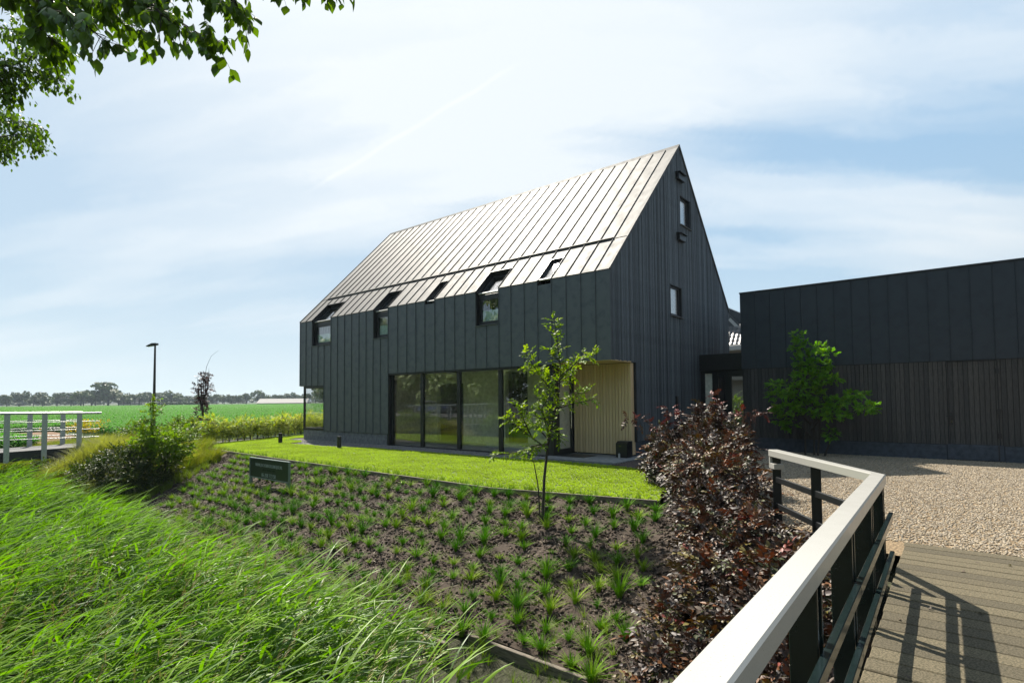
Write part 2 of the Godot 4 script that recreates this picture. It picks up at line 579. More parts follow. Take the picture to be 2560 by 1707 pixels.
func level(x: float, z: float) -> float:
	var t := z - edge_z(x) - 2.9 * smoothstep(18.6, 20.2, -x)
	var top := -1.68
	if x < -24.0:
		top = lerpf(-1.68, -1.95, clampf((-24.0 - x) / 4.0, 0.0, 1.0))
	if t <= 0.0:
		return top
	var y := -1.68 - lerpf(0.3, 0.55, smoothstep(18.6, 20.2, -x)) * t
	if t > 3.4:
		y = lerpf(-2.70, -2.97, clampf((t - 3.4) / 0.5, 0.0, 1.0))
	var up := -2.97 + 0.36 * (z + 0.7)
	y = maxf(y, minf(up, -1.72))
	if x < -26.0:
		y = lerpf(y, maxf(y, -2.3), clampf((-26.0 - x) / 6.0, 0.0, 1.0))
	return minf(y, top)


func poly_sheet(b: MB, outline: PackedVector2Array, y: float) -> void:      # flat outline in x, z
	var t := Geometry2D.triangulate_polygon(outline)
	for k in range(0, t.size(), 3):
		var p := []
		for m in 3:
			p.append(Vector3(outline[t[k + m]].x, y, outline[t[k + m]].y))
		if (p[1] - p[0]).cross(p[2] - p[0]).y < 0:
			p = [p[0], p[2], p[1]]
		b.tri(p[0], p[1], p[2])


func spots(outline: PackedVector2Array, count: int) -> PackedVector2Array:
	var lo := outline[0]
	var hi := outline[0]
	for p in outline:
		lo = lo.min(p)
		hi = hi.max(p)
	var out := PackedVector2Array()
	for k in count:
		var p := Vector2(rng.randf_range(lo.x, hi.x), rng.randf_range(lo.y, hi.y))
		if Geometry2D.is_point_in_polygon(p, outline):
			out.append(p)
	return out


func lawn_outline() -> PackedVector2Array:
	var o := PackedVector2Array()
	for p in LAWN_FRONT:
		o.append(p)
	for p in [Vector2(-3.75, -8.7), Vector2(-4.1, -9.6), Vector2(-4.7, -10.6), Vector2(-5.3, -11.45), Vector2(-6.5, -11.72), Vector2(-8.5, -11.75), Vector2(-8.7, -11.55), Vector2(-12.0, -11.5), Vector2(-15.5, -11.42), Vector2(-16.4, -11.1), Vector2(-17.2, -10.85), Vector2(-18.4, -10.9), Vector2(-19.4, -10.8), Vector2(-19.95, -11.1), Vector2(-19.9, -11.5), Vector2(-20.6, -11.9), Vector2(-21.8, -11.95), Vector2(-22.3, -12.6), Vector2(-22.5, -30.0), Vector2(-28.5, -30.0), Vector2(-24.3, -14.2)]:
		o.append(p)
	return o


func ground() -> void:
	var xs := [-5000.0, -2500.0, -1200.0, -700.0, -400.0, -250.0, -150.0, -100.0, -70.0, -52.0, -42.0, -36.0, -32.0, -29.0, -27.0, -25.5]
	var x := -24.0
	while x < 4.0:
		xs.append(x)
		x += 0.5
	xs.append_array([5.0, 8.0, 14.0, 25.0, 50.0, 120.0, 400.0, 1500.0, 5000.0])
	var zs := [-5000.0, -2500.0, -1200.0, -600.0, -300.0, -150.0, -80.0, -45.0, -30.0, -22.0, -17.0, -14.0, -12.0, -10.0, -9.0]
	var z := -8.5
	while z < 3.6:
		zs.append(z)
		z += 0.2
	zs.append_array([5.0, 8.0, 14.0, 25.0, 50.0, 120.0, 400.0, 1500.0, 5000.0])
	var b := MB.new()
	b.grid(xs.size() - 1, zs.size() - 1, func(i: int, j: int) -> Vector3: return Vector3(xs[i], level(xs[i], zs[zs.size() - 1 - j]) - 0.03, zs[zs.size() - 1 - j]))
	structure(b, mats["earth"], "ground")

	# planting bed: lumpy soil on the slope
	var lump := FastNoiseLite.new()
	lump.seed = 4
	lump.frequency = 2.2
	lump.fractal_octaves = 4
	b = MB.new()
	var nx := 230
	var nz := 52
	b.grid(nx, nz, func(i: int, j: int) -> Vector3:
		var px := lerpf(-18.2, -0.72, float(i) / nx)
		var t := lerpf(3.38, -0.02, float(j) / nz)
		var pz := edge_z(px) + t
		return Vector3(px, -1.675 - 0.3 * t + 0.040 * lump.get_noise_2d(px, pz) + 0.010 * lump.get_noise_2d(px * 4.0, pz * 4.0), pz))
	structure(b, mats["soil"], "planting_bed")

	b = MB.new()
	poly_sheet(b, lawn_outline(), -1.612)
	structure(b, mats["lawn_soil"], "lawn")
	b = MB.new()
	var yard := PackedVector2Array([Vector2(-5.2, -11.9), Vector2(-4.6, -10.9), Vector2(-3.6, -9.2), Vector2(-2.4, -7.9), Vector2(-1.4, -7.5), Vector2(-1.2, -7.1), Vector2(-0.40, -6.9), Vector2(-0.40, -7.58), Vector2(12, -7.58), Vector2(12, -18.0), Vector2(-5.2, -18.0)])
	poly_sheet(b, yard, -1.640)
	structure(b, mats["gravel"], "gravel_yard")
	b = MB.new()
	var strip := PackedVector2Array([Vector2(-22.6, -11.6), Vector2(-20.0, -10.6), Vector2(-16.0, -10.6), Vector2(-8.2, -11.3), Vector2(-8.2, -12.6), Vector2(-21.5, -12.6), Vector2(-21.5, -30.0), Vector2(-22.6, -30.0)])
	poly_sheet(b, strip, -1.632)
	structure(b, mats["gravel_grey"], "gravel_strip")
	b = MB.new()
	b.bx(Vector3(-8.85, -1.75, -13.86), Vector3(-6.52, -1.585, -12.13), 0.012)
	structure(b, mats["slab"], "entrance_slab")
	# brick path round the corner: single bricks
	var path := thing("brick_path", "", "", Vector3(-5.9, -1.63, -13.0))
	path.set_meta("kind", "structure")
	var brick := MB.new()
	brick.box(Vector3.ZERO, Vector3(0.2, 0.07, 0.06), Basis(), 0.006)
	var bm := brick.commit()
	var rows := 0
	var zz := -17.6
	while zz < -11.6:
		var right := lerpf(-5.2, -5.05, clampf((zz + 14.0) / 2.0, 0, 1))
		var xx := -6.46 + (0.1 if rows % 2 else 0.0)
		while xx < right - 0.1:
			if not (zz > -11.95 and xx < -6.2):
				var o := mesh_node(bm, mats["brick_paving"], "brick", path, Vector3(xx + 5.9, -0.022 + rng.randf_range(-0.002, 0.002), zz + 13.0))
				o.rotation.y = rng.randf_range(-0.01, 0.01)
			xx += 0.206
		if zz < -13.9:
			zz += 0.13
		else:
			zz += 0.066
		rows += 1
	# bed of sand under the bricks
	b = MB.new()
	poly_sheet(b, PackedVector2Array([Vector2(-6.75, -18), Vector2(-6.75, -13.8), Vector2(-6.5, -11.7), Vector2(-5.0, -11.5), Vector2(-5.0, -18)]), -1.636)
	structure(b, mats["soil"], "path_bed")
	# road behind the viewpoint
	b = MB.new()
	poly_sheet(b, PackedVector2Array([Vector2(-300, 16), Vector2(-300, 24), Vector2(120, 17), Vector2(120, 9)]), -1.64)
	structure(b, mats["asphalt"], "road")
	b = MB.new()
	poly_sheet(b, PackedVector2Array([Vector2(-900, -420), Vector2(-900, 40), Vector2(-34, -1), Vector2(-29, -9), Vector2(-28.6, -60), Vector2(-28.6, -420)]), -1.93)
	structure(b, mats["field_soil"], "field")
	# sandy path at the far end of the white footbridge
	b = MB.new()
	poly_sheet(b, PackedVector2Array([Vector2(-24.0, -5.4), Vector2(-26.5, -5.0), Vector2(-40.0, -6.2), Vector2(-40.0, -7.8), Vector2(-27.0, -7.2), Vector2(-24.0, -7.2)]), -1.63)
	structure(b, mats["clay"], "clay_path")


func edging() -> void:
	var o := thing("timber_edging", "pale timber board edging between the lawn and the planted slope", "edging", Vector3(-10, -1.62, -7.7))
	for k in LAWN_FRONT.size() - 1:
		var a: Vector2 = LAWN_FRONT[k]
		var e: Vector2 = LAWN_FRONT[k + 1]
		var n := maxi(1, int(round(a.distance_to(e) / 2.4)))
		for j in n:
			var p := a.lerp(e, float(j) / n)
			var q := a.lerp(e, (j + 1.0) / n)
			var b := MB.new()
			var dir := Vector3(q.x - p.x, 0, q.y - p.y)
			var bas := Basis(dir.normalized(), Vector3.UP, dir.normalized().cross(Vector3.UP))
			b.box(Vector3((p.x + q.x) / 2, -1.665 + rng.randf_range(-0.004, 0.004), (p.y + q.y) / 2 + 0.02), Vector3(dir.length() - 0.006, 0.16, 0.035), bas, 0.005)
			part(b, mats["edging"], "board", o)
	o = thing("lower_edging", "weathered board half buried along the foot of the planted slope", "edging", Vector3(-8, -2.7, -4.24))
	var x := -14.0
	while x < -1.6:
		var b := MB.new()
		b.box(Vector3(x + 1.2, -2.745, edge_z(x + 1.2) + 3.42), Vector3(2.38, 0.16, 0.05), Basis(Vector3.UP, rng.randf_range(-0.02, 0.02)), 0.006)
		part(b, mats["edging"], "board", o)
		x += 2.4


# ---------------------------------------------------------------- the house
func on_roof(x: float, d: float, out := 0.0) -> Vector3:     # d metres up the slope from the eave
	return Vector3(x, 3.385, FZ) + SLOPE_V * d + SLOPE_N * out


# one standing-seam pan: a sheet that is not quite flat and the seam standing on its left edge
func pan(o: Vector3, u: Vector3, vdir: Vector3, nrm: Vector3, w: float, h: float, rib := 0.024) -> MB:
	var b := MB.new()
	var nv := maxi(2, int(h / 0.7))
	var bow := []
	for k in nv + 1:
		bow.append(rng.randf_range(-0.0016, 0.0016))
	var twist := rng.randf_range(-0.0012, 0.0012)
	b.grid(4, nv, func(i: int, j: int) -> Vector3:
		var s := float(i) / 4.0
		var wob: float = bow[j] * sin(PI * s) * 1.6 + twist * (s - 0.5) * 2.0
		return o + u * (w * s) + vdir * (h * j / nv) + nrm * wob)
	var bas := Basis(u, vdir, nrm)
	b.box(o + u * 0.006 + vdir * (h * 0.5) + nrm * (rib * 0.5 - 0.003), Vector3(0.013, h, rib + 0.006), bas, 0.003)
	b.box(o + u * (w * 0.5) + vdir * 0.008 + nrm * 0.002, Vector3(w - 0.014, 0.016, 0.01), bas)      # folded lower edge
	return b


func house() -> void:
	var h := thing("main_house", "tall gabled house clad in dark standing-seam metal with blackened timber gable", "house", Vector3(-14.3, GY, -17.4))
	var zinc: Material = mats["zinc"]
	var zroof: Material = mats["zinc_roof"]
	var core: Material = mats["core"]
	var frame: Material = mats["frame"]
	var X := Vector3.RIGHT
	var back := -22.25
	var ridge := 6.97

	# facade pans
	for i in 32:
		var x0: float = EDGE[i]
		var x1: float = EDGE[i + 1]
		var y0 := 0.965
		var y1 := 3.385
		if i <= 3:
			y0 = 0.635
		elif i <= 12:
			y0 = -1.21
		if i in [2, 3, 4, 11, 12, 22, 23]:
			y1 = 2.29
		elif i in [17, 27]:
			y1 = 3.24
		if i == 3:
			x1 = -19.92
		if i >= 28:
			y0 = 1.0
		var d := 0.0
		part(pan(Vector3(x0, y0, FZ + d), X, Vector3.UP, Vector3.BACK, x1 - x0, y1 - y0), zinc, "facade_panel", h)
	# substrate behind the pans
	var wall := MB.new()
	var zi := FZ - 0.24
	var zo := FZ - 0.02
	wall.bx(Vector3(-21.74, 0.64, zi), Vector3(-19.93, 2.29, zo))
	wall.bx(Vector3(-21.74, 2.29, zi), Vector3(-20.87, 3.37, zo))
	wall.bx(Vector3(-19.93, -1.2, zi), Vector3(-19.45, 2.29, zo))
	wall.bx(Vector3(-19.45, -1.2, zi), Vector3(-16.71, 3.37, zo))
	wall.bx(Vector3(-16.71, -1.2, zi), Vector3(-15.87, 2.29, zo))
	wall.bx(Vector3(-15.87, 0.97, zi), Vector3(-15.79, 2.29, zo))
	wall.bx(Vector3(-15.79, 0.97, zi), Vector3(-13.87, 3.37, zo))
	wall.bx(Vector3(-13.87, 0.97, zi), Vector3(-13.36, 3.24, zo))
	wall.bx(Vector3(-13.36, 0.97, zi), Vector3(-11.53, 3.37, zo))
	wall.bx(Vector3(-11.53, 0.97, zi), Vector3(-10.56, 2.29, zo))
	wall.bx(Vector3(-10.56, 0.97, zi), Vector3(-9.13, 3.37, zo))
	wall.bx(Vector3(-9.13, 0.97, zi), Vector3(-8.63, 3.24, zo))
	wall.bx(Vector3(-8.63, 0.99, zi), Vector3(-6.83, 3.37, zo))
	part(wall, core, "wall_core", h)

	# roof pans: a lower row up to the snow batten, an upper row to the ridge
	var bat := 1.517
	for i in 32:
		var x0: float = EDGE[i]
		var x1: float = EDGE[i + 1]
		var lo := 1.045 if i in [2, 3, 4, 11, 12, 17, 22, 23, 27] else -0.03
		part(pan(on_roof(x0, lo, 0.0), X, SLOPE_V, SLOPE_N, x1 - x0, bat - lo, 0.028), zroof, "roof_panel", h)
		part(pan(on_roof(x0, bat, 0.004), X, SLOPE_V, SLOPE_N, x1 - x0, ridge - bat - 0.09, 0.028), zroof, "roof_panel", h)
	var b := MB.new()
	b.box(on_roof((EDGE[1] + EDGE[31]) / 2, bat, 0.028), Vector3(EDGE[31] - EDGE[1], 0.045, 0.05), Basis(X, SLOPE_V, SLOPE_N), 0.006)
	part(b, zroof, "snow_batten", h)
	b = MB.new()
	b.prism(PackedVector2Array([Vector2(0.10, -0.115), Vector2(0.012, 0.03), Vector2(-0.012, 0.03), Vector2(-0.10, -0.115), Vector2(-0.08, -0.115), Vector2(0, -0.01), Vector2(0.08, -0.115)]), Vector3(-21.80, 8.385, -17.375), Vector3.BACK, Vector3.UP, Vector3(15.03, 0, 0))
	part(b, zroof, "ridge_cap", h)
	# verge trims at both gables
	for x in [-21.795, -6.785]:
		b = MB.new()
		b.box(Vector3(x, 0, 0) + on_roof(0, ridge * 0.5 - 0.02, -0.01), Vector3(0.03, ridge, 0.075), Basis(X, SLOPE_V, SLOPE_N), 0.004)
		b.box(Vector3(x, (3.385 + 8.37) / 2, (back - 17.37) / 2 - 0.005), Vector3(0.03, ridge, 0.075), Basis(X, Vector3(0, 0.71534, 0.69878), Vector3(0, 0.69878, -0.71534)), 0.004)
		part(b, zroof, "verge_trim", h)
	# roof deck under the pans, with the cut-outs for the roof windows
	var deck := MB.new()
	var rb := Basis(X, SLOPE_V, SLOPE_N)
	deck.box(on_roof(-14.285, (1.05 + ridge) / 2, -0.15), Vector3(14.9, ridge - 1.05, 0.26), rb)
	for s in [[-21.74, -20.87], [-19.45, -16.71], [-15.79, -13.87], [-13.36, -11.53], [-10.56, -9.13], [-8.63, -6.83]]:
		deck.box(on_roof((s[0] + s[1]) / 2, 0.525, -0.15), Vector3(s[1] - s[0], 1.07, 0.26), rb)
	deck.box(Vector3(-14.285, (3.385 + 8.37) / 2, (back - 17.37) / 2) + Vector3(0, -0.699, 0.715) * 0.12, Vector3(14.9, ridge, 0.24), Basis(X, Vector3(0, 0.71534, 0.69878), Vector3(0, 0.69878, -0.71534)))
	part(deck, core, "roof_deck", h)

	# dormer strips: a glazed slope above, a window below
	for s in [[-20.86, -19.46, true], [-16.7, -15.8, true], [-13.86, -13.37, false], [-11.52, -10.57, true], [-9.12, -8.64, false]]:
		var x0: float = s[0]
		var x1: float = s[1]
		var cx := (x0 + x1) / 2
		var f := MB.new()
		var dep := -0.20 if s[2] else (-0.09 if x0 > -10.0 else -0.15)
		var sw := 0.07 if s[2] else 0.028
		# rebate lining
		f.box(on_roof(x0 + 0.012, 0.53, -0.10), Vector3(0.024, 1.05, 0.22), rb)
		f.box(on_roof(x1 - 0.012, 0.53, -0.10), Vector3(0.024, 1.05, 0.22), rb)
		f.box(on_roof(cx, 1.03, -0.10), Vector3(x1 - x0 - 0.05, 0.03, 0.22), rb)
		# sash of the sloping window
		f.box(on_roof(x0 + 0.025 + sw / 2, 0.53, dep), Vector3(sw, 0.98, 0.06), rb, 0.006)
		f.box(on_roof(x1 - 0.025 - sw / 2, 0.53, dep), Vector3(sw, 0.98, 0.06), rb, 0.006)
		f.box(on_roof(cx, 0.97, dep), Vector3(x1 - x0 - 0.05, 0.10, 0.06), rb, 0.006)
		f.box(on_roof(cx, 0.10, dep + 0.005), Vector3(x1 - x0 - 0.05, 0.07, 0.07), rb, 0.006)
		var w := part(f, frame, "roof_window", h)
		var g := MB.new()
		g.box(on_roof(cx, 0.53, dep + 0.012), Vector3(x1 - x0 - 0.04 - 2.0 * sw, 0.80, 0.006), rb)
		g.box(on_roof(cx, 0.53, dep - 0.012), Vector3(x1 - x0 - 0.04 - 2.0 * sw, 0.80, 0.006), rb)
		part_under(g, mats["glass"], "pane", w, h)
		var cl := MB.new()
		cl.box(on_roof(cx, 0.04, dep + 0.06), Vector3(x1 - x0 - 0.05, 0.05, 0.04), rb, 0.008)
		part_under(cl, mats["white_trim"], "sill_strip", w, h)
		if s[2]:
			var wf := MB.new()
			var z := FZ - 0.17
			wf.bx(Vector3(x0 + 0.004, 2.30, z - 0.05), Vector3(x0 + 0.03, 3.30, FZ - 0.01))
			wf.bx(Vector3(x1 - 0.03, 2.30, z - 0.05), Vector3(x1 - 0.004, 3.30, FZ - 0.01))
			wf.bx(Vector3(x0 + 0.03, 3.08, z - 0.04), Vector3(x1 - 0.03, 3.27, z + 0.03), 0.008)
			wf.bx(Vector3(x0 + 0.03, 2.31, z - 0.04), Vector3(x1 - 0.03, 2.43, z + 0.03), 0.008)
			wf.bx(Vector3(x0 + 0.03, 2.43, z - 0.04), Vector3(x0 + 0.13, 3.08, z + 0.03), 0.008)
			wf.bx(Vector3(x1 - 0.13, 2.43, z - 0.04), Vector3(x1 - 0.03, 3.08, z + 0.03), 0.008)
			var win := part(wf, frame, "facade_window", h)
			var gg := MB.new()
			gg.bx(Vector3(x0 + 0.13, 2.43, z - 0.012), Vector3(x1 - 0.13, 3.08, z - 0.006))
			gg.bx(Vector3(x0 + 0.13, 2.43, z + 0.006), Vector3(x1 - 0.13, 3.08, z + 0.012))
			part_under(gg, mats["glass"], "pane", win, h)
			var sill := MB.new()
			sill.box(Vector3(cx, 2.292, FZ - 0.06), Vector3(x1 - x0 - 0.012, 0.022, 0.20), Basis(X, 0.06), 0.004)
			part_under(sill, zinc, "sill", win, h)
			var scr := MB.new()
			scr.bx(Vector3(x0 + 0.10, 2.42, z - 0.05), Vector3(x1 - 0.10, 2.78, z - 0.042))
			part_under(scr, mats["pale_screen"], "privacy_screen", win, h)

	# concrete plinth
	b = MB.new()
	b.bx(Vector3(-21.5, -1.80, -12.8), Vector3(-18.56, -1.215, -12.53), 0.006)
	b.bx(Vector3(-18.552, -1.80, -12.8), Vector3(-15.88, -1.215, -12.53), 0.006)
	part(b, mats["concrete"], "plinth", h)
	b = MB.new()
	b.bx(Vector3(-7.1, -1.80, back), Vector3(-6.82, -1.21, -13.9), 0.006)
	part(b, mats["concrete_blue"], "plinth", h)

	# corner window at the left end
	var cw := MB.new()
	cw.bx(Vector3(-21.52, -1.215, -12.60), Vector3(-21.44, 0.62, -12.52), 0.005)
	cw.bx(Vector3(-21.44, -1.215, -12.60), Vector3(-19.93, -1.12, -12.52), 0.005)
	cw.bx(Vector3(-21.44, 0.53, -12.60), Vector3(-19.93, 0.63, -12.52), 0.005)
	cw.bx(Vector3(-19.97, -1.12, -12.60), Vector3(-19.93, 0.53, -12.52), 0.005)
	cw.bx(Vector3(-21.52, -1.215, -15.9), Vector3(-21.44, -1.12, -12.61), 0.005)
	cw.bx(Vector3(-21.52, 0.53, -15.9), Vector3(-21.44, 0.62, -12.61), 0.005)
	cw.bx(Vector3(-21.52, -1.12, -16.0), Vector3(-21.44, 0.53, -15.91), 0.005)
	var cwn := part(cw, frame, "corner_window", h)
	b = MB.new()
	b.bx(Vector3(-21.44, -1.12, -12.575), Vector3(-19.97, 0.53, -12.57))
	b.bx(Vector3(-21.44, -1.12, -12.545), Vector3(-19.97, 0.53, -12.54))
	part_under(b, mats["glass"], "pane", cwn, h)
	b = MB.new()
	b.bx(Vector3(-21.49, -1.12, -15.9), Vector3(-21.485, 0.53, -12.61))
	part_under(b, mats["glass"], "pane", cwn, h)

	# the long window wall
	var zg := -12.68
	var wf := MB.new()
	wf.bx(Vector3(-15.90, -1.64, zg - 0.06), Vector3(-15.80, 0.99, FZ - 0.012), 0.004)           # reveal
	wf.bx(Vector3(-15.79, 0.90, zg - 0.05), Vector3(-8.70, 1.0, FZ - 0.03), 0.004)
	wf.bx(Vector3(-15.79, -1.68, zg - 0.05), Vector3(-8.70, -1.585, zg + 0.05), 0.006)
	wf.bx(Vector3(-8.93, -1.585, zg - 0.05), Vector3(-8.70, 0.90, zg + 0.05), 0.006)
	wf.bx(Vector3(-15.79, -1.585, zg - 0.05), Vector3(-15.73, 0.90, zg + 0.05), 0.006)
	var ww := part(wf, frame, "window_wall", h)
	for x in [-14.165, -12.41, -10.65]:
		b = MB.new()
		b.bx(Vector3(x - 0.075, -1.585, zg - 0.05), Vector3(x + 0.075, 0.90, zg + 0.05), 0.008)
		part_under(b, frame, "mullion", ww, h)
	for s in [[-15.73, -14.24], [-14.09, -12.485], [-12.335, -10.725], [-10.575, -8.93]]:
		b = MB.new()
		b.bx(Vector3(s[0], -1.585, zg - 0.015), Vector3(s[1], 0.90, zg - 0.010))
		b.bx(Vector3(s[0], -1.585, zg + 0.010), Vector3(s[1], 0.90, zg + 0.015))
		part_under(b, mats["glass"], "pane", ww, h)

	# entrance niche: glass door side, timber back wall and ceiling
	var df := MB.new()
	df.bx(Vector3(-8.80, -1.585, -13.86), Vector3(-8.70, 0.985, -13.62), 0.006)
	df.bx(Vector3(-8.80, 0.87, -13.62), Vector3(-8.70, 0.985, -12.73), 0.006)
	df.bx(Vector3(-8.80, -1.585, -13.62), Vector3(-8.70, -1.43, -12.73), 0.006)
	df.bx(Vector3(-8.80, -1.43, -12.95), Vector3(-8.70, 0.87, -12.73), 0.006)
	var door := part(df, frame, "entrance_door", h)
	b = MB.new()
	b.bx(Vector3(-8.765, -1.43, -13.62), Vector3(-8.760, 0.87, -12.95))
	b.bx(Vector3(-8.74, -1.43, -13.62), Vector3(-8.735, 0.87, -12.95))
	part_under(b, mats["glass"], "pane", door, h)
	b = MB.new()
	b.tube([Vector3(-8.66, -0.85, -13.5), Vector3(-8.66, 0.15, -13.5)], [0.014, 0.014], 8)
	b.bx(Vector3(-8.71, 0.05, -13.51), Vector3(-8.65, 0.07, -13.49))
	b.bx(Vector3(-8.71, -0.77, -13.51), Vector3(-8.65, -0.75, -13.49))
	part_under(b, mats["chrome"], "handle", door, h)
	var nb := 19
	for k in nb:
		var w := (8.68 - 6.83) / nb
		b = MB.new()
		var x0 := -8.68 + w * k
		b.bx(Vector3(x0 + 0.005, -1.55, -13.90), Vector3(x0 + w - 0.005, 0.975, -13.67 + rng.randf_range(-0.002, 0.002)), 0.005)
		part(b, mats["accoya_%d" % rng.randi_range(0, 2)], "niche_board", h)
	for k in 10:
		b = MB.new()
		var z0 := -13.66 + k * 0.115
		b.bx(Vector3(-8.68, 0.985, z0 + 0.002), Vector3(-6.80, 1.02, z0 + 0.113), 0.003)
		part(b, mats["accoya_%d" % rng.randi_range(0, 2)], "ceiling_board", h)
	b = MB.new()
	b.bx(Vector3(-8.70, -1.80, -13.95), Vector3(-6.85, 1.3, -13.905))
	b.bx(Vector3(-6.93, -1.20, -13.90), Vector3(-6.775, 0.985, -13.845), 0.004)
	part(b, core, "niche_back", h)

	gable(h, back)

	# inside: floors, back wall with dark openings, ceiling
	b = MB.new()
	b.bx(Vector3(-21.4, -1.85, -22.1), Vector3(-8.75, -1.60, -12.82))
	part(b, mats["interior_floor"], "floor", h)
	b = MB.new()
	b.bx(Vector3(-21.44, 0.99, -22.1), Vector3(-8.75, 1.25, -12.76))
	b.bx(Vector3(-8.75, 1.03, -22.1), Vector3(-7.1, 1.25, -12.76))
	part(b, mats["interior"], "ceiling", h)
	b = MB.new()
	b.bx(Vector3(-18.4, -1.60, -15.2), Vector3(-16.08, 0.99, -15.0))
	b.bx(Vector3(-15.86, 0.635, -15.2), Vector3(-14.47, 0.99, -15.0))
	b.bx(Vector3(-16.08, -1.60, -15.15), Vector3(-15.86, 0.99, -14.95))
	b.bx(Vector3(-14.47, -1.60, -15.2), Vector3(-12.41, 0.99, -15.0))
	b.bx(Vector3(-11.40, -1.60, -15.2), Vector3(-9.0, 0.99, -15.0))
	b.bx(Vector3(-9.0, -1.60, -15.2), Vector3(-8.8, 0.99, -13.0))
	part(b, mats["interior"], "partition", h)
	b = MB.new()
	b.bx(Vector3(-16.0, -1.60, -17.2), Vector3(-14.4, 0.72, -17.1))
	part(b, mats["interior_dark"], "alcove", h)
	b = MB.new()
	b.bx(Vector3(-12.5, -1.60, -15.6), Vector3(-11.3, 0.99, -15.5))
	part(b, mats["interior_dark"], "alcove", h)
	b = MB.new()
	b.bx(Vector3(-12.2, -1.60, -14.2), Vector3(-10.2, -1.43, -13.7), 0.01)
	part(b, mats["white_trim"], "plinth_bench", h)
	# rear wall, rear facade and left gable
	b = MB.new()
	b.bx(Vector3(-21.7, -1.80, back), Vector3(-6.85, 3.38, back + 0.22))
	part(b, zinc, "rear_wall", h)
	b = MB.new()
	b.bx(Vector3(-21.76, -1.8, back + 0.22), Vector3(-21.5, 0.62, -16.0))
	b.bx(Vector3(-21.5, -1.8, -16.0), Vector3(-21.3, -1.22, -12.8))
	var gp := PackedVector2Array([Vector2(-12.52, 0.62), Vector2(-12.52, 3.36), Vector2(-17.37, 8.3), Vector2(-22.2, 3.36), Vector2(-22.2, 0.62)])
	b.prism(gp, Vector3(-21.77, 0, 0), Vector3.BACK, Vector3.UP, Vector3(0.25, 0, 0))
	part(b, mats["dark_boards"], "far_gable", h)


# a sub-part: child of a part whose thing is h
func part_under(b: MB, m: Material, called: String, parent: MeshInstance3D, h: Node3D) -> MeshInstance3D:
	return mesh_node(b.commit(h.position), m, called, parent)


func roof_y(z: float) -> float:
	return 3.385 + (4.87 - absf(z + 17.37)) * 1.0237


